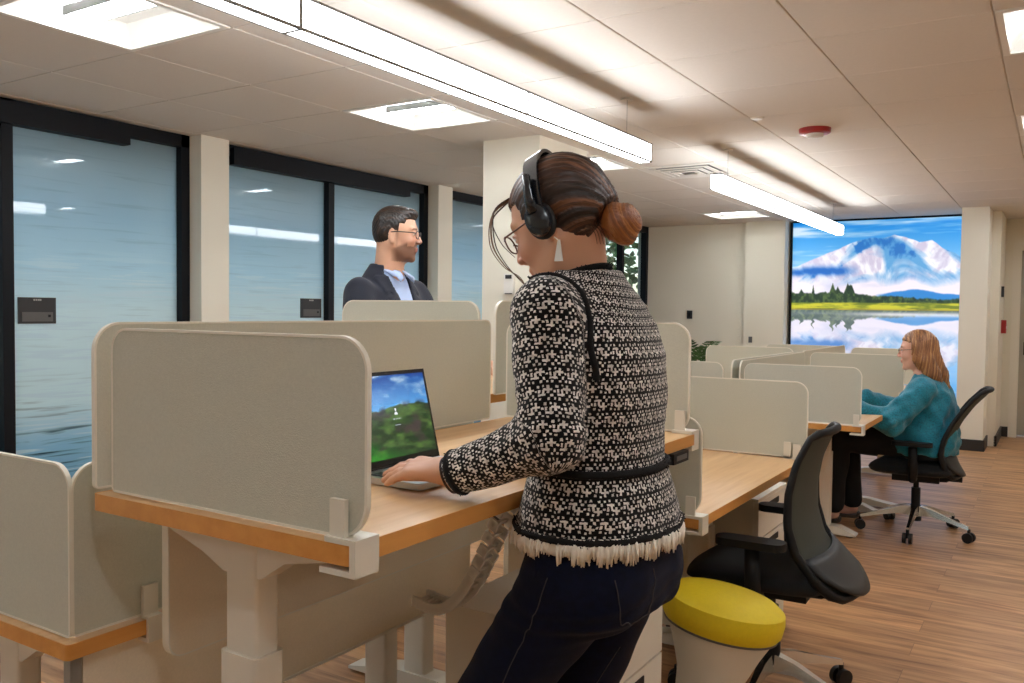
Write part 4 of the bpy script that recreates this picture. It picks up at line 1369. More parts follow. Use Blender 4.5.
class Head:
    def __init__(self, c, R, s=1.0, male=False):
        self.c, self.R, self.s, self.male = np.array(c, float), R, s, male
    def w(self, *p):
        return self.c + self.R @ (np.array(p, float) * self.s)
    def l(self, p):
        return ((p - self.c) @ self.R) / self.s
    def build(self, F):
        s, w, R, m = self.s, self.w, self.R, self.male
        F.ell(w(-.012, 0, .032), V3(.097, .076, .088) * s, .02, R)                # cranium
        F.ell(w(.028, 0, -.028), V3(.060, .062, .078) * s, .03, R)                # face
        F.ell(w(.034, 0, -.072), V3(.046 + .004 * m, .046 + .006 * m, .036) * s, .025, R)      # jaw
        for q in (-1, 1):
            F.cone(w(-.005, .055 * q, -.045), w(.050, .026 * q, -.092), .016 * s, .014 * s, .025)     # jaw line
            F.ell(w(.062, .036 * q, -.028), V3(.022, .022, .018) * s, .02, R)     # cheek
            F.cone(w(.078, .012 * q, .030), w(.070, .044 * q, .030), .0095 * s, .008 * s, .012)      # brow
        F.ell(w(.070, 0, -.102), V3(.017, .019, .016) * s, .015, R)               # chin
        F.cone(w(.084, 0, .018), w(.105, 0, -.024), .0072 * s, .0095 * s, .010)   # nose bridge to tip
        for q in (-1, 1):
            F.ell(w(.098, .012 * q, -.029), V3(.010, .008, .008) * s, .006, R)    # nostril wings
            F.ell(w(.092, .033 * q, .008), V3(.016, .018, .013) * s, .010, R, 'sub')   # eye socket
            F.ell(w(.0725, .033 * q, .007), V3(.0135, .0135, .0135) * s, .002, R)    # eyeball
            F.cone(w(.0835, .022 * q, .014), w(.080, .045 * q, .012), .0045 * s, .004 * s, .003)   # upper lid
            F.cone(w(.0815, .023 * q, .000), w(.078, .044 * q, .001), .0038 * s, .0035 * s, .003)
        F.cone(w(.086, -.016, -.057), w(.086, .016, -.057), .0065 * s, .0065 * s, .006)     # lips
        F.ell(w(.089, 0, -.055), V3(.007, .014, .006) * s, .006, R)
        F.ell(w(.085, 0, -.066), V3(.008, .018, .0065) * s, .006, R)
        F.cone(w(.095, -.018, -.0605), w(.095, .018, -.0605), .0018 * s, .0018 * s, .002, 'sub')
        for q in (-1, 1):
            F.ell(w(-.008, .078 * q, -.006), V3(.017, .008, .031) * s, .008, R @ rot(0, -18 * q))
            F.ell(w(-.003, .084 * q, -.002), V3(.009, .005, .019) * s, .004, R @ rot(0, -18 * q), 'sub')
            F.ell(w(-.004, .079 * q, -.034), V3(.008, .006, .009) * s, .005, R)
        return self
    def color(self, p, base, beard=None, browc=(60, 40, 30), lipc=(186, 104, 96)):
        q = self.l(p)
        c = np.tile(np.array(base, float), (len(p), 1))
        near = np.linalg.norm(q, axis=1) < .17
        ay = np.abs(q[:, 1])
        def mix(mask, col, c):
            mask = np.clip(mask, 0, 1) * near
            return c * (1 - mask[:, None]) + np.array(col, float) * mask[:, None]
        front = q[:, 0] > .03
        cheek = np.exp(-((ay - .038) ** 2 + (q[:, 2] + .03) ** 2) / .0006) * front
        c = mix(cheek * .35, (214, 130, 112), c)
        c = mix(np.exp(-((q[:, 0] - .108) ** 2 + q[:, 1] ** 2 + (q[:, 2] + .026) ** 2) / .0002) * .3, (208, 120, 104), c)
        if beard:
            bm_ = np.clip((-.020 - q[:, 2] - .45 * np.clip(.085 - q[:, 0], 0, .09)) / .012 + .2, 0, 1)
            bm_ = np.maximum(bm_ * (q[:, 0] > -.03), np.clip((-.028 - q[:, 2]) / .01, 0, 1) * (q[:, 0] > .06) * (ay < .045))
            bm_ = np.maximum(bm_, .45 * np.clip((.009 - np.abs(q[:, 0] - .012)) / .008, 0, 1) * (ay > .055) * (q[:, 2] < .03) * (q[:, 2] > -.05))
            bm_ = bm_ * (q[:, 2] > -.118) * np.clip((q[:, 0] + .014) / .03, 0, 1)
            bm_ = bm_ * np.where((q[:, 0] > .06) & (ay > .028) & (q[:, 2] > -.048), .25, 1.0)
            c = mix(bm_ * .60, beard, c)
        lips = np.clip((.0105 - np.abs(q[:, 2] + .0605)) / .003, 0, 1) * np.clip((.021 - ay) / .004, 0, 1) * (q[:, 0] > .078)
        c = mix(lips * .8, lipc, c)
        br = np.clip((.0048 - np.abs(q[:, 2] - .0305 + (ay - .03) ** 2 * 6)) / .0015, 0, 1) * np.clip((.048 - ay) / .003, 0, 1) * np.clip((ay - .011) / .003, 0, 1) * (q[:, 0] > .05)
        c = mix(br * .85, browc, c)
        # eye: white, iris, pupil, lash line
        e = np.linalg.norm(q - np.stack([0 * ay + .0725, .033 * np.sign(q[:, 1]), 0 * ay + .007], 1), axis=1)
        eye = (e < .0145) & (q[:, 0] > .078) & (np.abs(q[:, 2] - .007) < .0055)
        c = np.where(eye[:, None], np.array([226., 220, 214]), c)
        iy = np.sqrt((ay - .033) ** 2 + (q[:, 2] - .006) ** 2)
        c = np.where((eye & (iy < .0055))[:, None], np.array([72., 50, 36]), c)
        lash = (np.abs(q[:, 2] - .0125) < .0016) & (q[:, 0] > .074) & (np.abs(ay - .033) < .013)
        c = np.where(lash[:, None], np.array([50., 34, 28]), c)
        return c

def hand(F, wrist, fwd, palm_n, side, curl, s=1.0, spread=1.0, r0=.0082):
    """wrist: position; fwd: direction of the fingers; palm_n: normal of the back of the hand; side: direction towards the thumb"""
    W, f, n, t = (np.array(a, float) for a in (wrist, fwd, palm_n, side))
    f = f / np.linalg.norm(f); n = n - f * (n @ f); n /= np.linalg.norm(n); t = t - f * (t @ f) - n * (t @ n); t /= np.linalg.norm(t)
    P_ = lambda a, b, c: W + (f * a + t * b + n * c) * s
    F.cone(P_(-.01, 0, 0), P_(.02, 0, 0), .023 * s, .022 * s, .015)
    for b in (-.026, -.009, .009, .026):
        F.cone(P_(.012, b * .55, 0), P_(.078 - abs(b - .006) * .25, b, .002), .0135 * s, .0115 * s, .012)
    lens = [(.026, .030, .020, .016), (.009, .034, .022, .017), (-.009, .031, .021, .016), (-.026, .025, .016, .015)]
    for i, (b, l1, l2, l3) in enumerate(lens):
        cu = curl[i]
        a0 = .080 - abs(b - .006) * .3
        p = P_(a0 - .008, b, .003)
        ang = 0.12
        r = (r0, r0 * .96, r0 * .88, r0 * .76) if i < 3 else (r0 * .86, r0 * .82, r0 * .76, r0 * .68)
        pts = [p]
        dirb = b * .9 * spread
        for l, dc in ((l1, cu * .5), (l2, cu * .9), (l3, cu * .6)):
            ang += dc
            p = p + (f * math.cos(ang) * l + t * dirb * l * 6 * .12 - n * math.sin(ang) * l) * s
            pts.append(p)
        F.chain(pts, [q * s for q in r], .006)
        F.cone(pts[1], pts[1], r[1] * 1.1 * s, r[1] * 1.1 * s, .003)
    # thumb leaves the side of the palm near its base
    p0 = P_(.018, .016, -.006)
    p1 = P_(.040, .040, -.014)
    p2 = P_(.064, .050, -.018)
    p3 = P_(.084, .048, -.020)
    F.chain([p0, p1, p2, p3], [.014 * s, .0115 * s, .0098 * s, .0078 * s], .012)

def cyl_uv(rad):
    return lambda p, c=(0, 0): np.stack([np.arctan2(p[:, 1] - c[1], -(p[:, 0] - c[0])) * rad, p[:, 2], 0 * p[:, 0]], 1)
def limb_uv(pts, rad, off=0.0):
    pts = [np.array(q, float) for q in pts]
    def f(p):
        best, uvw = np.full(len(p), 1e9), np.zeros((len(p), 3))
        acc = 0
        for a, b in zip(pts[:-1], pts[1:]):
            ab = b - a
            L = np.linalg.norm(ab)
            T = ab / L
            t = np.clip((p - a) @ T, -.02 if acc == 0 else 0, L)
            d = p - a - t[:, None] * T
            ds = np.linalg.norm(d, axis=1)
            ref = np.array([0, 1.0, 0]) if abs(T[1]) < .8 else np.array([1.0, 0, 0])
            n1 = ref - T * (ref @ T); n1 /= np.linalg.norm(n1)
            n2 = np.cross(T, n1)
            ang = np.arctan2(d @ n2, d @ n1)
            tf = (p - a) @ T
            m = ds < best - 1e-6
            best = np.where(m, ds, best)
            uvw[m] = np.stack([ang * rad + off, acc + tf, 0 * t], 1)[m]
            acc += L
        return uvw, best
    return f

def tweed_mat():
    m = bpy.data.materials.new('black_white_tweed')
    m.use_nodes = True
    nt = m.node_tree
    b = nt.nodes['Principled BSDF']
    b.inputs['Roughness'].default_value = .9
    b.inputs['Specular IOR Level'].default_value = .15
    b.inputs['Sheen Weight'].default_value = .2
    a = N(nt, 'ShaderNodeAttribute')
    a.attribute_name = 'flow'
    nz = N(nt, 'ShaderNodeTexNoise')
    nz.inputs['Scale'].default_value = 130
    nz.inputs['Detail'].default_value = 2
    nt.links.new(a.outputs['Vector'], nz.inputs['Vector'])
    vs = N(nt, 'ShaderNodeVectorMath'); vs.operation = 'SUBTRACT'
    nt.links.new(nz.outputs['Color'], vs.inputs[0]); vs.inputs[1].default_value = (.5, .5, .5)
    vm = N(nt, 'ShaderNodeVectorMath'); vm.operation = 'MULTIPLY_ADD'
    nt.links.new(vs.outputs[0], vm.inputs[0]); vm.inputs[1].default_value = (.0045, .0045, 0)
    nt.links.new(a.outputs['Vector'], vm.inputs[2])
    sx = N(nt, 'ShaderNodeSeparateXYZ')
    nt.links.new(vm.outputs[0], sx.inputs[0])
    T = .029
    row = math_node(nt, 'FLOOR', math_node(nt, 'DIVIDE', sx.outputs[1], T))
    shift = math_node(nt, 'MULTIPLY', row, .37)
    u = math_node(nt, 'MULTIPLY', math_node(nt, 'FRACT', math_node(nt, 'ADD', math_node(nt, 'DIVIDE', sx.outputs[0], T), shift)), 10.0)
    v = math_node(nt, 'MULTIPLY', math_node(nt, 'FRACT', math_node(nt, 'DIVIDE', sx.outputs[1], T)), 10.0)
    rects = [(2.0, 3.3, .8, 5.2), (.4, 5.0, 2.5, 3.7), (4.6, 5.8, 3.2, 7.2), (3.8, 8.0, 5.8, 7.0), (.2, 1.5, 5.8, 7.4), (7.2, 8.6, .8, 2.2),
             (6.9, 8.1, 3.2, 5.2), (1.6, 3.0, 7.8, 9.2), (6.0, 7.3, 8.0, 9.3), (8.6, 9.8, 7.8, 9.0), (8.8, 10.0, 3.6, 4.8), (4.6, 5.6, .4, 1.5)]
    tot = None
    for (x0, x1, y0, y1) in rects:
        du = math_node(nt, 'COMPARE', u, (x0 + x1) / 2, (x1 - x0) / 2)
        dv = math_node(nt, 'COMPARE', v, (y0 + y1) / 2, (y1 - y0) / 2)
        q = math_node(nt, 'MULTIPLY', du, dv)
        tot = q if tot is None else math_node(nt, 'MAXIMUM', tot, q)
    mix = N(nt, 'ShaderNodeMix')
    mix.data_type = 'RGBA'
    nt.links.new(tot, mix.inputs[0])
    mix.inputs[6].default_value = lin((12, 10, 12))
    n3 = N(nt, 'ShaderNodeTexNoise')
    n3.inputs['Scale'].default_value = 60
    nt.links.new(a.outputs['Vector'], n3.inputs['Vector'])
    rr = N(nt, 'ShaderNodeValToRGB')
    rr.color_ramp.elements[0].position, rr.color_ramp.elements[0].color = .35, lin((190, 182, 174))
    rr.color_ramp.elements[1].position, rr.color_ramp.elements[1].color = .65, lin((244, 240, 234))
    nt.links.new(n3.outputs[0], rr.inputs[0])
    nt.links.new(rr.outputs[0], mix.inputs[7])
    nt.links.new(mix.outputs[2], b.inputs['Base Color'])
    bp = N(nt, 'ShaderNodeBump')
    bp.inputs['Strength'].default_value = .8
    bp.inputs['Distance'].default_value = .0018
    nt.links.new(tot, bp.inputs['Height'])
    nt.links.new(bp.outputs[0], b.inputs['Normal'])
    return m

def wavy(p, a, f, ph=0.0):
    return a * (np.sin(p[:, 0] * f + ph) * np.sin(p[:, 1] * f * 1.13 + 1.3 + ph) * np.sin(p[:, 2] * f * .9 + .4))

# ---------------------------------------------------------------- woman standing with headphones
WX, WY = -.735, 1.44
wo = dict(
    Ls=(.005, .150, 1.325), Le=(-.035, .205, 1.120), Lw=(.150, .224, 1.042),
    Rs=(.005, -.128, 1.305), Re=(.0, -.215, 1.115), Rw=(.165, -.045, 1.042))
HA = Head((.056, .022, 1.490), rot(27, 4, 0), .955)
F = Field()
HA.build(F)
F.cone((.018, .008, 1.345), HA.w(-.030, 0, -.035), .056, .046, .03)                     # neck
F.loft([(.86, -.032, 0, .10, .148), (.95, -.03, 0, .10, .140), (1.05, -.022, 0, .085, .13), (1.15, -.018, 0, .09, .135), (1.25, -.014, 0, .090, .130), (1.31, -.008, 0, .072, .118), (1.36, .005, 0, .045, .07)], .03)
for s, S_, E_, W_ in ((1, 'Ls', 'Le', 'Lw'), (-1, 'Rs', 'Re', 'Rw')):
    F.cone((.0, .085 * s, 1.318 if s > 0 else 1.30), wo[S_], .030, .034, .02)
    F.cone(wo[S_], wo[E_], .036, .033, .015)
    F.cone(wo[E_], wo[W_], .034, .024, .015)
LEG = dict(Lh=(-.025, .080, .86), Lk=(.235, .085, .475), La=(.15, .10, .09), Rh=(-.030, -.080, .86), Rk=(.09, -.085, .47), Ra=(.0, -.10, .09))
for s in 'LR':
    F.cone(LEG[s + 'h'], LEG[s + 'k'], .075, .048, .03)
    F.cone(LEG[s + 'k'], LEG[s + 'a'], .048, .032, .02)
    a = np.array(LEG[s + 'a'])
    F.cone(a + V3(-.02, 0, -.045), a + V3(.10, 0, -.06), .030, .026, .02)
hand(F, np.array(wo['Lw']) + V3(.005, 0, .006), (.985, .13, -.06), (0, .25, .97), (0, -1, 0), (.10, .14, .18, .20), 1.02, 2.2)
hand(F, wo['Rw'], (.98, .16, -.10), (0, 0, 1), (0, 1, 0), (.5, .55, .55, .5), .98)
SKA = (212, 160, 130)
person = field_obj('person', F, .0036, SKIN, None, col=lambda p: HA.color(p, SKA, lipc=(186, 96, 92)), cut=None)
person.location = (WX, WY, 0)
person.rotation_euler = (0, 0, PI)
tag(person, 'woman with headphones and black and white jacket standing at the raised desk, typing', 'person')

# jacket
TW = tweed_mat()
JT = [(.940, -.026, 0, .140, .182), (.97, -.026, 0, .136, .178), (1.0, -.025, 0, .128, .170), (1.045, -.022, 0, .115, .154), (1.065, -.021, 0, .110, .149), (1.10, -.020, 0, .112, .152), (1.17, -.018, 0, .118, .158), (1.25, -.014, 0, .116, .158), (1.31, -.008, 0, .100, .148), (1.36, -.002, .004, .080, .112), (1.402, .006, .008, .060, .070)]
def jacket(F, grow=0.0):
    F.loft([(z, cx, cy, hx + grow, hy + grow) for z, cx, cy, hx, hy in JT], .03, 2.2)
    return F
J = jacket(Field())
for s, S_, E_, W_ in ((1, 'Ls', 'Le', 'Lw'), (-1, 'Rs', 'Re', 'Rw')):
    S2, E2, W2 = (np.array(wo[k]) for k in (S_, E_, W_))
    J.cone((.006, .085 * s, 1.335 if s > 0 else 1.31), S2 + V3(0, .004 * s, 0), .044, .058, .03)
    J.cone(S2, E2, .062, .055, .02)
    J.cone(E2, W2 + (E2 - W2) * .12, .054, .039, .02)
J.fn(lambda p: np.maximum(np.linalg.norm(p[:, :2] - V3(.024, .010), axis=1) - .058 - .0 * p[:, 2], 1.352 - p[:, 2]), .004, (.024, .01, 1.4), .12, 'sub')   # neck opening
def jpost(p, d):
    fold = wavy(p, .004, 26) + wavy(p, .002, 60, 2.0)
    # creases at the elbow and gather at the waist seam
    e = np.array(wo['Le'])
    r = np.linalg.norm(p - e, axis=1)
    fold = fold + .004 * np.exp(-(r / .09) ** 2) * np.sin(p[:, 2] * 150 + p[:, 0] * 90)
    return d + fold * .8
armL, armR = limb_uv([wo['Ls'], wo['Le'], wo['Lw']], .052), limb_uv([wo['Rs'], wo['Re'], wo['Rw']], .052, 3.0)
def juv(p):
    rr_ = np.hypot(p[:, 0] + .01, p[:, 1] * .8)
    u = np.stack([np.arctan2(p[:, 1], -(p[:, 0] + .02)) * .15, p[:, 2] - np.clip((p[:, 2] - 1.30) / .03, 0, 1) * (rr_ - .12) * .9, 0 * p[:, 0]], 1)
    for fn, s in ((armL, 1), (armR, -1)):
        w_, d = fn(p)
        m = (d < .075) & (p[:, 1] * s > .155 - .05 * np.clip((1.30 - p[:, 2]) / .2, -1, 0)) | ((d < .066) & (p[:, 0] > .09))
        u[m] = w_[m] + np.array([0, .5, 0])
    return u
jk = field_obj('jacket', J, .0038, TW, person, post=jpost, uv=juv)
jk['label'] = 'black and white tweed jacket'
# black frayed braid along neck, armholes, waist and hem
M['braid'] = mat('black_braid', (14, 12, 14), .95, bump=(500, .8))
def braid(name, pts, r, closed=False, seed=1, fr=1.5):
    rg = random.Random(seed)
    o = MB().tube(pts, r, 8, closed)
    for p in pts[::1]:
        for _ in range(3):
            d = Vector((rg.uniform(-1, 1), rg.uniform(-1, 1), rg.uniform(-1, 1))).normalized()
            q = Vector(p)
            o.tube([tuple(q), tuple(q + d * r * fr)], [r * .35, r * .15], 4)
    return o.obj(name, M['braid'], jk, True, world=False)
def ring_at(z, grow=0.0, n=110, tilt_=0.0):
    Z = [r[0] for r in JT]
    cx, hx, hy = (np.interp(z, Z, [r[i] for r in JT]) + g for i, g in ((1, 0), (3, grow), (4, grow)))
    out = []
    for k in range(n):
        t = 2 * PI * k / n
        c, s = math.cos(t), math.sin(t)
        e = 2 / 2.2
        p = np.array([cx + hx * math.copysign(abs(c) ** e, c), hy * math.copysign(abs(s) ** e, s), z])
        d = wavy(p[None], .004, 26)[0] + wavy(p[None], .002, 60, 2.0)[0]
        dr = p[:2] - V3(cx, 0)
        p[:2] -= dr / np.linalg.norm(dr) * d * .8
        out.append(tuple(p))
    return out
braid('waist_braid', ring_at(1.052, .003), .007, True, 2)
braid('hem_braid', ring_at(.944, .0), .007, True, 3)
nk = []
for k in range(44):
    t = 2 * PI * k / 44
    nk.append((.024 + .060 * math.cos(t), .010 + .060 * math.sin(t), 1.392 - .020 * math.cos(t)))
braid('collar_braid', nk, .006, True, 4)
# braid round the near armhole
ah = []
for k in range(40):
    t = -1.9 + 3.6 * k / 39
    y = .118 + .03 * math.cos(t)
    ah.append((-.01 + .085 * math.sin(t) * -1, .128 + .030 * (1 - math.cos(t)) * .4, 1.262 + .098 * math.cos(t)))
def snap(F, post, pts, off=.001, it=14):
    P_ = np.array(pts, float)
    for _ in range(it):
        g = np.zeros_like(P_)
        e = 1e-3
        d = post(P_, F.eval(P_)) if post else F.eval(P_)
        for i in range(3):
            q = P_.copy(); q[:, i] += e
            g[:, i] = ((post(q, F.eval(q)) if post else F.eval(q)) - d) / e
        g /= np.maximum(np.linalg.norm(g, axis=1), .3)[:, None]
        P_ -= g * (d - off)[:, None] * .8
    return [tuple(q) for q in P_]
ah = []
for k in range(46):
    t = k / 45
    # over the shoulder and down the back edge of the sleeve to the underarm
    ang = math.radians(-20 + 205 * t)
    ah.append((.045 * math.cos(ang) + .0 - .055 * t, .150 - .012 * math.sin(PI * t), 1.30 + .095 * math.cos(ang * .9 - .1)))
braid('armhole_braid', snap(J, jpost, ah), .006, False, 5)
cuff = []
W2, E2 = np.array(wo['Lw']), np.array(wo['Le'])
T_ = (W2 - E2) / np.linalg.norm(W2 - E2)
n1 = np.cross(T_, V3(0, 0, 1)); n1 /= np.linalg.norm(n1); n2 = np.cross(T_, n1)
cuff = [tuple(W2 + (E2 - W2) * .12 + (n1 * math.cos(a) + n2 * math.sin(a)) * .036 + T_ * .012) for a in np.linspace(0, 2 * PI, 30, endpoint=False)]
braid('cuff_braid', cuff, .006, True, 6)

# white frayed blouse hem under the jacket
fb = MB()
rg = random.Random(9)
ringp = ring_at(.950, -.006, 620)
for li in range(2):
    for k, p in enumerate(ringp):
        if 148 < k < 160:
            continue
        L = rg.uniform(.030, .044) + .006 * math.sin(k * .21)
        dr = Vector((p[0] + .028, p[1], 0)).normalized()
        q = Vector(p) + dr * rg.uniform(-.004, .008)
        e = q + Vector((rg.uniform(-.005, .005), rg.uniform(-.005, .005), -L)) + dr * rg.uniform(-.004, .008)
        m_ = (q + e) / 2 + dr * .003
        fb.tube([tuple(q), tuple(m_), tuple(e)], [.0030, .0030, .0012], 5)
fr_ = fb.obj('blouse_fringe', mat('cream_fringe', (246, 240, 228), .9), person, True, world=False)
bl = Field().loft([(.918, -.028, 0, .135, .178), (.95, -.028, 0, .131, .172), (1.0, -.025, 0, .112, .152)], .02, 2.2)
field_obj('blouse', bl, .005, mat('cream_blouse', (232, 224, 208), .9), person, post=lambda p, d: d + wavy(p, .004, 50))

# jeans
def denim():
    m = mat('dark_denim', (6, 13, 38), .85, spec=.2, noise=(70, .35), bump=(900, .4), sheen=.03)
    return m
K = Field()
K.loft([(.80, -.036, 0, .110, .156), (.86, -.038, 0, .120, .164), (.91, -.034, 0, .116, .158), (.96, -.030, 0, .102, .142), (1.0, -.028, 0, .09, .135)], .03, 2.1)
for s, q in (('L', 1), ('R', -1)):
    h_, k_, a_ = (np.array(LEG[s + x]) for x in 'hka')
    K.cone(h_ + V3(-.005, .006 * q, .0), k_, .092, .060, .045)
    K.cone(k_, a_ + V3(0, 0, .02), .060, .044, .02)
    K.ell(h_ + V3(-.046, .004 * q, -.01), (.072, .078, .085), .03)                   # seat
def kpost(p, d):
    k_ = np.array(LEG['Lk'])
    return d + wavy(p, .0022, 46) + .0016 * np.sin(p[:, 2] * 170 + p[:, 1] * 60) * np.exp(-((p[:, 2] - .80) / .05) ** 2) + .002 * np.sin(p[:, 2] * 120 + p[:, 0] * 50) * np.exp(-((p[:, 2] - .5) / .06) ** 2)
jeans = field_obj('jeans', K, .0045, denim(), person, post=kpost)
M['thread'] = mat('denim_thread', (66, 62, 66), .8)
def stitch(name, pts, r=.0011, n=None):
    P_ = []
    for a, b in zip(pts[:-1], pts[1:]):
        for k in range(12):
            P_.append(tuple(np.array(a) + (np.array(b) - np.array(a)) * k / 12))
    P_.append(tuple(pts[-1]))
    return MB().tube(snap(K, kpost, P_, .0006), r, 5).obj(name, M['thread'], jeans, True, world=False)
stitch('pocket_stitching', [(-.165, .045, .885), (-.170, .045, .80), (-.175, .090, .770), (-.150, .140, .80), (-.135, .150, .885)])
stitch('side_seam', [(-.02, .19, .88), (.02, .20, .78), (.08, .18, .66), (.13, .16, .55), (.16, .15, .45)])
stitch('side_seam', [(-.04, -.05, .70), (.0, -.03, .6), (.04, -.03, .5), (.05, -.03, .42)])
MB().box(-.02, .01, .150, .176, .872, .935).bevel(.004).obj('belt_loop', denim(), jeans, world=False)
for s in 'LR':
    a_ = np.array(LEG[s + 'a'])
    S3 = Field().cone(a_ + V3(-.025, 0, -.052), a_ + V3(.11, 0, -.062), .036, .030, .02)
    S3.fn(lambda p: .003 - p[:, 2], .004, a_, .4, 'and')
    field_obj('shoe', S3, .005, mat('black_leather', (20, 18, 18), .35), person)

# hair: pulled back to a low bun
BUN = HA.w(-.098, .0, -.060)
HR = Field()
HR.ell(HA.w(-.018, 0, .040), V3(.103, .083, .092) * HA.s, .02, HA.R)
HR.ell(HA.w(-.050, 0, -.005), V3(.068, .070, .062) * HA.s, .03, HA.R)
HR.cone(HA.w(-.072, 0, -.015), BUN, .050, .028, .02)
# keep the face, ears and nape free
def face_free(p):
    q = HA.l(p)
    # inside the excluded region when negative: in front of the hairline, or below the nape line
    nape = q[:, 2] + .060 + .75 * (q[:, 0] + .06)
    side = np.maximum(-(q[:, 0] + .010), q[:, 2] - .022)          # in front of the ear and below the temple
    return np.minimum(np.minimum(-(q[:, 0] - (.060 - np.abs(q[:, 1]) * .30)) + np.clip(q[:, 2] - .062, 0, 1) * 2.5, side), nape)
HR.fn(face_free, .006, HA.c, .5, 'sub')
def strand_uv(p):
    q = HA.l(p)
    b = HA.l(BUN[None])[0]
    d = q - b
    ang = np.arctan2(d[:, 1], d[:, 2] + .0) * .09
    return np.stack([ang, np.linalg.norm(d, axis=1), d[:, 2] * .3], 1)
def hpost(p, d):
    u = strand_uv(p)
    return d + .0013 * np.sin(u[:, 0] * 900 + 8 * np.sin(u[:, 1] * 20)) + .0012 * np.sin(u[:, 0] * 380 + 1)
HAIRA = hair_mat('brown_hair', (16, 10, 8), (64, 38, 25), (142, 90, 52), 110)
hairA = field_obj('hair', HR, .0032, HAIRA, person, post=hpost, uv=strand_uv)
# bun: coiled rope of hair
BU = Field()
fx, ly_, uz = HA.R[:, 0], HA.R[:, 1], HA.R[:, 2]
bc = BUN - fx * .012
BU.ell(bc, (.036, .036, .034), .01)
for lay, (R_, r_, o_) in enumerate(((.024, .017, .0), (.013, .015, .018))):
    ring = [bc - fx * o_ + (ly_ * math.cos(t) + uz * math.sin(t)) * R_ for t in np.linspace(0, 2 * PI, 15)]
    for a, b in zip(ring[:-1], ring[1:]):
        BU.cone(a, b, r_, r_, .006)
def bun_uv(p):
    d = p - bc
    a = np.arctan2(d @ uz, d @ ly_)
    rr_ = np.hypot(d @ uz, d @ ly_)
    return np.stack([rr_ * .9 + (d @ fx) * .6, a * .04, 0 * a], 1)
HAIRB = hair_mat('bun_hair', (60, 30, 14), (150, 88, 42), (214, 148, 80), 90)
bun = field_obj('hair_bun', BU, .003, HAIRB, person, post=lambda p, d: d + .0013 * np.sin(bun_uv(p)[:, 0] * 900 + 3 * np.sin(bun_uv(p)[:, 1] * 60)), uv=bun_uv)
# loose strands that frame the face
def strand(pts, r, m, parent, n=24, name='hair_strand'):
    pts = [np.array(q) for q in pts]
    out = []
    for i in range(len(pts) - 1):
        p0, p1, p2, p3 = pts[max(i - 1, 0)], pts[i], pts[i + 1], pts[min(i + 2, len(pts) - 1)]
        for k in range(6):
            t = k / 6
            out.append(tuple(.5 * ((2 * p1) + (-p0 + p2) * t + (2 * p0 - 5 * p1 + 4 * p2 - p3) * t * t + (-p0 + 3 * p1 - 3 * p2 + p3) * t ** 3)))
    out.append(tuple(pts[-1]))
    nn = len(out)
    return MB().tube(out, [r * (1 - .7 * k / nn) for k in range(nn)], 6).obj(name, m, parent, True, world=False)
HAIRM = mat('hair_strand_brown', (112, 76, 44), .5)
HAIRD = mat('hair_strand_dark', (70, 46, 28), .5)
for (dy, dx, r, mt_) in ((0, 0, .0022, HAIRM), (.006, -.006, .0016, HAIRD), (-.006, .006, .0014, HAIRM)):
    strand([HA.w(.060, .030 + dy, .088), HA.w(.098 + dx, .050 + dy, .074), HA.w(.122 + dx, .058, .020), HA.w(.118 + dx, .056 + dy, -.030), HA.w(.098, .054, -.075 + dx), HA.w(.092 + dx, .05, -.11)], r, mt_, person)
strand([HA.w(.062, .028, .086), HA.w(.100, .060, .060), HA.w(.102, .064, .01), HA.w(.088, .062, -.03)], .0016, HAIRD, person)
for k in range(7):
    a = k / 6
    strand([HA.w(-.06 - .03 * a, .055 - .04 * a, -.035), HA.w(-.075 - .02 * a, .052 - .04 * a, -.06), HA.w(-.07 - .02 * a, .050 - .04 * a, -.085 - .01 * a)], .0009, HAIRD, person)
# earring
er = MB().tube([tuple(HA.w(-.012, .086, -.042)), tuple(HA.w(-.018, .088, -.052))], .001, 6)
M['pearl'] = mat('white_earring', (236, 232, 226), .3)
c0 = HA.w(-.020, .090, -.052)
v = []
for (w_, z) in ((.002, 0), (.0085, -.038)):
    for sx_, sy_ in ((-1, -1), (1, -1), (1, 1), (-1, 1)):
        v.append((c0[0] + sx_ * w_, c0[1] + sy_ * .001, c0[2] + z))
er._add(v, [(0, 1, 2, 3), (4, 5, 6, 7), (0, 1, 5, 4), (1, 2, 6, 5), (2, 3, 7, 6), (3, 0, 4, 7)])
er.obj('earring', M['pearl'], person, world=False)

def to_world(root, p):
    return root.matrix_basis @ Vector(tuple(p))
Mw = Matrix.Translation((WX, WY, 0)) @ Matrix.Rotation(PI, 4, 'Z')
def wp(p): return tuple(Mw @ Vector(tuple(p)))

# headphones
hp = empty('headphones', wp(HA.w(0, 0, .13)), 0, 'black over-ear headphones worn by the standing woman', 'headphones')
hb, hr_ = [], []
for k in range(33):
    t = math.radians(-2 + 184 * k / 32)
    hb.append(wp(HA.w(-.010 - .012 * math.sin(t), .099 * math.cos(t), -.0 + .142 * math.sin(t))))
v, f = [], []
for i, p in enumerate(hb):
    wdt = .008 + .010 * math.sin(math.radians(-2 + 184 * i / 32))
    fwd = Mw.to_3x3() @ Vector(tuple(HA.R[:, 0]))
    rad = (Vector(p) - Vector(wp(HA.w(-.01, 0, .02)))).normalized()
    for (a, b) in ((-1, -1), (1, -1), (1, 1), (-1, 1)):
        v.append(tuple(Vector(p) + fwd * wdt * a + rad * .0035 * b))
for i in range(32):
    f += [(4 * i + k, 4 * i + (k + 1) % 4, 4 * i + 4 + (k + 1) % 4, 4 * i + 4 + k) for k in range(4)]
f += [(0, 1, 2, 3), (131, 130, 129, 128)]
M['hp'] = mat('headphone_black', (18, 24, 33), .25, coat=.3)
M['hp_soft'] = mat('headphone_cushion', (16, 16, 18), .6)
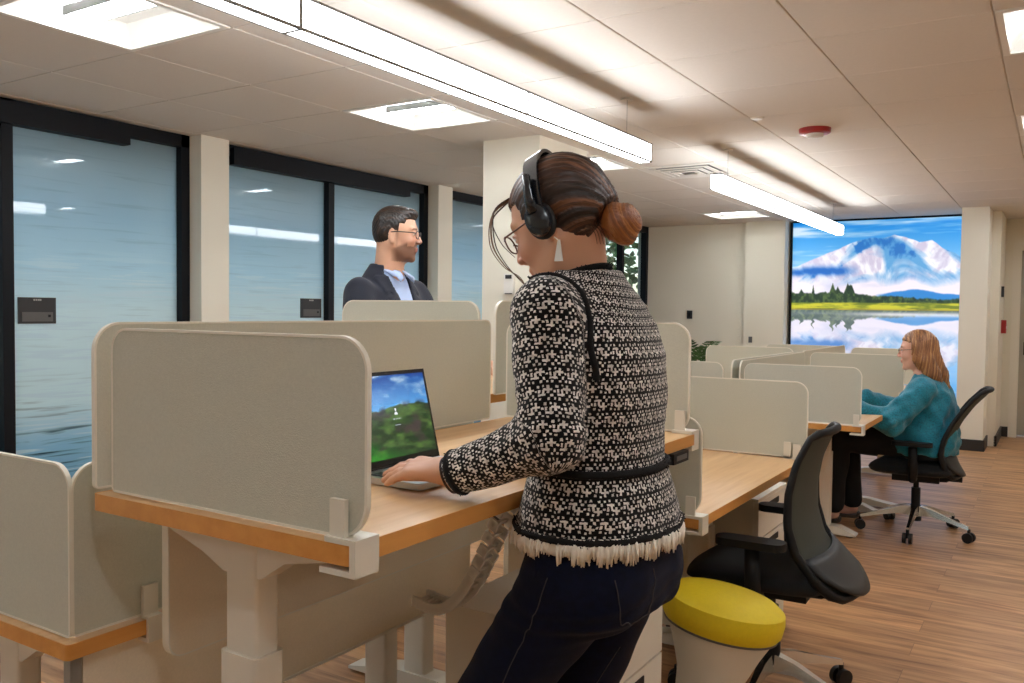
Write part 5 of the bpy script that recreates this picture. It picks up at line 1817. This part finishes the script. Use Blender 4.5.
MB()._add(v, f).bevel(.0015, 2).obj('headband', M['hp'], hp, 'auto')
Rw_ = np.array(Mw.to_3x3()) @ HA.R
for q in (1, -1):
    cc_ = wp(HA.w(-.002, .084 * q, -.002))
    mx = Matrix(((Rw_[0, 0], Rw_[0, 2], Rw_[0, 1] * q), (Rw_[1, 0], Rw_[1, 2], Rw_[1, 1] * q), (Rw_[2, 0], Rw_[2, 2], Rw_[2, 1] * q))).to_4x4()
    sc_m = Matrix.Diagonal((.80, 1.02, .72, 1))
    yk = MB().lathe([(.030, .014), (.0305, .022), (.028, .031), (.020, .037), (.006, .039)], 32, cc_, mx @ sc_m).obj('ear_cup', M['hp'], hp, 'auto')
    MB().lathe([(.026, -.006), (.034, -.002), (.035, .008), (.031, .014)], 32, cc_, mx @ sc_m).obj('ear_cushion', M['hp_soft'], hp, 'auto')
    a_ = [wp(HA.w(-.002, .104 * q, .012)), wp(HA.w(-.005, .106 * q, .040)), wp(HA.w(-.010, .103 * q, .062)), wp(HA.w(-.014, .096 * q, .085))]
    MB().tube(a_, [.013, .009, .0075, .0075], 12).obj('yoke', M['hp'], hp, True)

def glasses(Hd, wpf, label, colr, w_=.0016, name='eyeglasses', rx=.024, rz=.018):
    g = empty(name, wpf(Hd.w(.1, 0, .005)), 0, label, 'eyeglasses', 'eyeglasses worn by the people')
    gm = mat(name + '_frame', colr, .35)
    lens = bpy.data.materials.get('spectacle_lens')
    if lens is None:
        lens = bpy.data.materials.new('spectacle_lens')
        lens.use_nodes = True
        b = lens.node_tree.nodes['Principled BSDF']
        b.inputs['Base Color'].default_value = (1, 1, 1, 1)
        b.inputs['Alpha'].default_value = .10
        b.inputs['Roughness'].default_value = .02
    fm = MB()
    for q in (-1, 1):
        pts = []
        for k in range(28):
            t = 2 * PI * k / 28
            c_, s_ = math.cos(t), math.sin(t)
            pts.append(wpf(Hd.w(.102 - .006 * abs(q * .033 + rx * c_) / .05, q * .034 + rx * math.copysign(abs(c_) ** .8, c_), .004 + rz * math.copysign(abs(s_) ** .8, s_))))
        fm.tube(pts, w_, 8, closed=True)
        MB()._add(pts, [tuple(range(28))]).obj('lens', lens, g)
        MB().tube([wpf(Hd.w(.096, .058 * q, .010)), wpf(Hd.w(.085, .072 * q, .011)), wpf(Hd.w(.02, .082 * q, .012)), wpf(Hd.w(-.012, .083 * q, .008)), wpf(Hd.w(-.03, .082 * q, -.012))], w_ * 1.1, 8).obj('temple', gm, g, True)
    fm.tube([wpf(Hd.w(.103, -.010, .008)), wpf(Hd.w(.106, 0, .012)), wpf(Hd.w(.103, .010, .008))], w_, 8)
    fm.obj('frame', gm, g, True)
    return g
glasses(HA, wp, 'thin brown metal glasses of the woman with headphones', (96, 58, 34))
# hair tie worn as bracelet on the near wrist
br_ = []
W2 = np.array(wo['Lw']) + T_ * .006
for a in np.linspace(0, 2 * PI, 30, endpoint=False):
    br_.append(wp(W2 + (n1 * math.cos(a) * 1.12 + n2 * math.sin(a)) * .0315 + T_ * .006 * math.cos(a)))
b_ = MB().tube(br_, .0022, 8, closed=True).obj('bracelet', mat('brown_band', (48, 26, 20), .6), None, True)
tag(b_, 'thin dark brown band round the near wrist of the standing woman', 'bracelet')
# ---------------------------------------------------------------- man in the suit
MXp, MYp = -2.45, 2.88
HM = Head((.046, .006, 1.643), rot(3, 28, 0), .955, True)
F = Field()
HM.build(F)
F.cone((.005, 0, 1.46), HM.w(-.030, 0, -.045), .066, .058, .03)
mo = {'Ls': (.0, .18, 1.405), 'Le': (.10, .27, 1.20), 'Lw': (.36, .17, 1.115), 'Rs': (.0, -.18, 1.405), 'Re': (.08, -.28, 1.20), 'Rw': (.34, -.16, 1.115)}
F.loft([(.92, -.01, 0, .11, .16), (1.1, 0, 0, .115, .165), (1.3, 0, 0, .11, .175), (1.40, -.005, 0, .080, .15), (1.455, 0, 0, .045, .06)], .03)
for s in 'LR':
    F.cone(mo[s + 's'], mo[s + 'e'], .050, .042, .02)
    F.cone(mo[s + 'e'], mo[s + 'w'], .042, .028, .02)
ML = dict(Lh=(-.01, .09, .92), Lk=(.02, .11, .50), La=(-.02, .12, .09), Rh=(-.01, -.09, .92), Rk=(.03, -.11, .50), Ra=(.0, -.12, .09))
for s in 'LR':
    F.cone(ML[s + 'h'], ML[s + 'k'], .085, .058, .03)
    F.cone(ML[s + 'k'], ML[s + 'a'], .058, .038, .02)
    a = np.array(ML[s + 'a'])
    F.cone(a + V3(-.02, 0, -.045), a + V3(.13, 0, -.055), .034, .030, .02)
hand(F, mo['Lw'], (.9, -.35, -.22), (0, 0, 1), (0, -1, 0), (.3, .35, .35, .3), 1.05)
hand(F, mo['Rw'], (.9, .35, -.22), (0, 0, 1), (0, 1, 0), (.3, .35, .35, .3), 1.05)
man = field_obj('person', F, .0048, SKIN, None, col=lambda p: HM.color(p, (216, 168, 140), beard=(74, 46, 34), browc=(42, 28, 22), lipc=(190, 112, 102)))
man.location = (MXp, MYp, 0)
tag(man, 'bearded man in glasses and dark blue suit jacket standing behind the felt panels', 'person')
Mm = Matrix.Translation((MXp, MYp, 0))
def wm(p): return tuple(Mm @ Vector(tuple(p)))
def ve(p):       # distance outside the V opening of the jacket (negative inside)
    half = np.clip((p[:, 2] - 1.14), -.05, .5) * .21
    return np.maximum(np.abs(p[:, 1] - .0) - half, .035 - p[:, 0])
SU = Field()
SU.loft([(.80, -.01, 0, .135, .195), (.95, -.01, 0, .135, .19), (1.1, 0, 0, .135, .185), (1.25, 0, 0, .140, .20), (1.35, -.005, 0, .122, .195), (1.41, -.01, 0, .098, .165), (1.46, -.008, 0, .078, .118), (1.50, -.006, 0, .068, .084), (1.52, -.006, 0, .064, .072)], .03, 2.3)
for s in 'LR':
    S2, E2, W2 = (np.array(mo[s + k]) for k in 'sew')
    SU.cone(S2 + V3(0, 0, -.01), E2, .064, .060, .03)
    SU.cone(E2, W2 + (E2 - W2) * .15, .060, .044, .02)
SU.fn(lambda p: ve(p), .004, (0, 0, 1.3), .5, 'sub')
SU.fn(lambda p: np.maximum(np.linalg.norm((p[:, :2] - V3(.01, 0)), axis=1) - .060, 1.475 - p[:, 2]), .004, (0, 0, 1.5), .12, 'sub')
def supost(p, d):
    q = ve(p)
    lap = np.clip((.058 - q) / .004, 0, 1) * (p[:, 0] > .02) * (p[:, 2] > 1.12) * (p[:, 2] < 1.47)
    notch = np.clip((.010 - np.abs(p[:, 2] - 1.385 + (np.abs(p[:, 1]) - .1) * .5)) / .004, 0, 1) * (q > .025)
    return d + wavy(p, .005, 22) + wavy(p, .003, 45, 1.0) - .005 * lap * (1 - notch)
SUIT = mat('navy_suit', (17, 23, 40), .8, noise=(300, .12), bump=(900, .2), sheen=.1)
sj = field_obj('suit_jacket', SU, .006, SUIT, man, post=supost)
SH_ = Field()
SH_.loft([(.95, 0, 0, .118, .168), (1.1, .003, 0, .120, .17), (1.25, .005, 0, .122, .18), (1.36, .0, 0, .108, .165), (1.42, -.002, 0, .082, .11), (1.46, 0, 0, .066, .080), (1.50, 0, 0, .060, .066)], .02)
for s in 'LR':
    E2, W2 = np.array(mo[s + 'e']), np.array(mo[s + 'w'])
    SH_.cone(W2 + (E2 - W2) * .25, W2 + (E2 - W2) * .08, .038, .034, .005)
SHIRT = mat('pale_blue_shirt', (176, 196, 232), .8, bump=(900, .15))
shr = field_obj('shirt', SH_, .006, SHIRT, man, post=lambda p, d: d + wavy(p, .003, 40))
# collar wings
for q in (-1, 1):
    cv = []
    for k in range(15):
        t = math.radians(8 + 172 * k / 14) * q
        x, y = .006 + .070 * math.cos(t), .066 * math.sin(t)
        drop = .052 if k == 1 else (.030 if k < 4 else .018)
        top = 1.512 - .020 * math.cos(t)
        cv += [(x - .004, y * .95, top), (x + (.040 if k < 3 else .012) * math.cos(t), y * 1.10 + (.020 * q if k < 3 else .0), top - drop)]
    b = MB()._add(cv, [(2 * k, 2 * k + 2, 2 * k + 3, 2 * k + 1) for k in range(14)])
    o = b.obj('collar', SHIRT, shr, True, world=False)
    sd = o.modifiers.new('t', 'SOLIDIFY'); sd.thickness = .003
for k in range(3):
    MB().lathe([(.0, 0), (.005, .0), (.005, .002), (.0, .003)], 12, mtx=Matrix.Rotation(PI / 2, 4, 'Y')).obj('button', M['white_plastic'], shr, world=False).location = (.128, 0, 1.22 + .07 * k)
TR = Field().loft([(.84, -.01, 0, .118, .17), (.92, -.01, 0, .12, .175), (1.0, 0, 0, .118, .168)], .03)
for s in 'LR':
    TR.cone(ML[s + 'h'], ML[s + 'k'], .100, .076, .04)
    TR.cone(ML[s + 'k'], np.array(ML[s + 'a']) + V3(0, 0, -.02), .076, .062, .02)
field_obj('trousers', TR, .008, SUIT, man, post=lambda p, d: d + wavy(p, .004, 30))
for s in 'LR':
    a_ = np.array(ML[s + 'a'])
    S3 = Field().cone(a_ + V3(-.025, 0, -.048), a_ + V3(.15, 0, -.056), .042, .036, .02).fn(lambda p: .003 - p[:, 2], .004, a_, .4, 'and')
    field_obj('shoe', S3, .007, mat('man_shoe', (22, 18, 16), .35), man)
HH = Field()
HH.ell(HM.w(-.014, 0, .042), V3(.101, .081, .092) * HM.s, .02, HM.R)
HH.ell(HM.w(-.04, 0, -.0), V3(.068, .075, .062) * HM.s, .02, HM.R)
HH.ell(HM.w(.036, .0, .100), V3(.048, .050, .022) * HM.s, .02, HM.R)
HH.ell(HM.w(.060, .010, .100), V3(.024, .038, .016) * HM.s, .012, HM.R)
def mface(p):
    q = HM.l(p)
    A = -(q[:, 0] - (.070 - np.abs(q[:, 1]) * .42)) + np.clip(q[:, 2] - .070, 0, 1) * 3
    Bq = np.maximum(-(q[:, 0] - .020), q[:, 2] - .050)
    Cq = np.maximum(-(q[:, 0] + .022), q[:, 2] - .014)
    Dn = q[:, 2] + .045 + .15 * (q[:, 0] + .05)
    return np.minimum(np.minimum(A, Bq), np.minimum(Cq, Dn))
HH.fn(mface, .005, HM.c, .5, 'sub')
def m_uv(p):
    q = HM.l(p)
    return np.stack([q[:, 1] * 1.2 + q[:, 2] * .3, q[:, 0], q[:, 2]], 1)
HAIRC = hair_mat('short_dark_hair', (8, 5, 4), (26, 17, 12), (84, 56, 38), 120)
field_obj('hair', HH, .0038, HAIRC, man, post=lambda p, d: d + .0016 * np.sin(m_uv(p)[:, 0] * 600 + 5 * np.sin(HM.l(p)[:, 0] * 60)), uv=m_uv)
glasses(HM, wm, 'dark rimmed glasses of the man in the suit', (30, 26, 28), .0019, rz=.0165)

# ---------------------------------------------------------------- woman in teal, seated
SXp, SYp = CH2[0] - .005, CH2[1]
HS = Head((.012, .0, 1.108), rot(4, 2, 0), .98)
F = Field()
HS.build(F)
F.cone((-.035, 0, .94), HS.w(-.030, 0, -.04), .058, .050, .03)
so = {'Ls': (-.045, .175, .895), 'Le': (.100, .315, .700), 'Lw': (.285, .385, .765), 'Rs': (-.045, -.165, .900), 'Re': (.115, -.215, .71), 'Rw': (.335, -.12, .79)}
F.loft([(.48, -.05, 0, .11, .15), (.6, -.06, 0, .13, .17), (.75, -.05, 0, .12, .16), (.88, -.045, 0, .09, .16), (.97, -.04, 0, .05, .07)], .03)
SL = dict(Lh=(-.04, .10, .545), Lk=(.43, .105, .545), La=(.455, .115, .105), Rh=(-.04, -.10, .545), Rk=(.42, -.10, .545), Ra=(.385, -.10, .105))
for s in 'LR':
    F.cone(so[s + 's'], so[s + 'e'], .046, .038, .02)
    F.cone(so[s + 'e'], so[s + 'w'], .038, .026, .02)
    F.cone(SL[s + 'h'], SL[s + 'k'], .082, .056, .03)
    F.cone(SL[s + 'k'], SL[s + 'a'], .054, .034, .02)
    a = np.array(SL[s + 'a'])
    F.cone(a + V3(-.01, 0, -.03), a + V3(.13, 0, -.066), .032, .024, .02)
hand(F, so['Lw'], (.95, -.1, -.12), (0, 0, 1), (0, -1, 0), (.3, .35, .35, .3), .98)
hand(F, so['Rw'], (.95, .1, -.12), (0, 0, 1), (0, 1, 0), (.3, .35, .35, .3), .98)
seated = field_obj('person', F, .0052, SKIN, None, col=lambda p: HS.color(p, (228, 178, 156), browc=(140, 96, 66), lipc=(196, 104, 100)))
seated.location = (SXp, SYp, 0)
seated.rotation_euler = (0, 0, PI)
tag(seated, 'woman with long red-blond hair and teal jacket sitting at the far desk', 'person')
Ms = Matrix.Translation((SXp, SYp, 0)) @ Matrix.Rotation(PI, 4, 'Z')
def ws(p): return tuple(Ms @ Vector(tuple(p)))
TJ = Field()
TJ.loft([(.50, -.040, 0, .185, .225), (.56, -.035, 0, .205, .235), (.66, -.03, 0, .200, .22), (.78, -.04, 0, .180, .205), (.87, -.055, 0, .130, .185), (.92, -.055, 0, .100, .155), (.96, -.05, 0, .068, .090), (.975, -.05, 0, .056, .07)], .03, 2.3)
for s in 'LR':
    S2, E2, W2 = (np.array(so[s + k]) for k in 'sew')
    TJ.cone(S2 + V3(0, 0, -.01), E2, .078, .078, .03)
    TJ.cone(E2, W2 + (E2 - W2) * .08, .072, .056, .02)
TEAL = mat('teal_boucle', (4, 122, 146), .75, noise=(120, .45), bump=(260, .9), sheen=.3)
field_obj('jacket', TJ, .007, TEAL, seated, post=lambda p, d: d + wavy(p, .012, 26) + wavy(p, .008, 52, 1.0) + .004 * np.sin(p[:, 0] * 60 + p[:, 2] * 90) * np.exp(-(np.linalg.norm(p - np.array(so['Le']), axis=1) / .13) ** 2))
BT = Field()
BT.loft([(.45, -.06, 0, .15, .20), (.52, -.05, 0, .165, .205), (.60, -.05, 0, .15, .19)], .03)
for s in 'LR':
    BT.cone(SL[s + 'h'], SL[s + 'k'], .098, .074, .04)
    BT.cone(SL[s + 'k'], np.array(SL[s + 'a']) + V3(-.005, 0, .03), .074, .060, .02)
BT.fn(lambda p: .474 - p[:, 2] - 9 * np.clip(p[:, 0] - .20, 0, 1), .01, (-.1, 0, .5), 1, 'and')
field_obj('trousers', BT, .007, mat('black_trousers', (7, 7, 9), .8, bump=(600, .3)), seated, post=lambda p, d: d + wavy(p, .005, 30))
for s in 'LR':
    a_ = np.array(SL[s + 'a'])
    S3 = Field().cone(a_ + V3(-.02, 0, -.055), a_ + V3(.14, 0, -.072), .036, .027, .02)
    S3.fn(lambda p: .003 - p[:, 2], .003, a_, .4, 'and')
    S3.fn(lambda p, a_=a_: p[:, 2] - .040 - .02 * (np.abs(p[:, 0] - a_[0] - .04) > .075), .004, a_, .4, 'and')
    field_obj('shoe', S3, .005, mat('grey_flat_shoe', (70, 66, 62), .5), seated)
LH = Field()
LH.ell(HS.w(-.016, 0, .040), V3(.104, .086, .094) * HS.s, .02, HS.R)
for q in (-1, 1):
    LH.chain([HS.w(-.030, .052 * q, .02), HS.w(-.050, .066 * q, -.06), HS.w(-.085, .070 * q, -.14), HS.w(-.125, .060 * q, -.215)], [.052, .050, .046, .022], .03)
    LH.chain([HS.w(.010, .070 * q, .03), HS.w(.000, .078 * q, -.04), HS.w(-.020, .082 * q, -.10)], [.028, .026, .016], .025)
LH.chain([HS.w(-.060, 0, .02), HS.w(-.085, 0, -.07), HS.w(-.120, 0, -.15), HS.w(-.150, 0, -.225)], [.060, .055, .050, .026], .03)
def sface(p):
    q = HS.l(p)
    A = -(q[:, 0] - (.060 - np.abs(q[:, 1]) * .30)) + np.clip(q[:, 2] - .060, 0, 1) * 2.5
    Bq = np.maximum(np.maximum(-(q[:, 0] - .022), q[:, 2] - .055), np.abs(q[:, 1]) - .12)
    return np.minimum(A, Bq)
LH.fn(sface, .008, HS.c, .5, 'sub')
def l_uv(p):
    q = HS.l(p)
    return np.stack([q[:, 0] + q[:, 2] * .22 + q[:, 1] * .3, q[:, 2], q[:, 1]], 1)
field_obj('hair', LH, .0045, hair_mat('red_blond_hair', (84, 50, 28), (160, 106, 62), (222, 172, 112), 90), seated, post=lambda p, d: d + .0022 * np.sin(l_uv(p)[:, 0] * 520 + 2 * np.sin(p[:, 2] * 40)), uv=l_uv)
glasses(HS, ws, 'thin dark glasses of the seated woman in teal', (44, 32, 30), .0014)
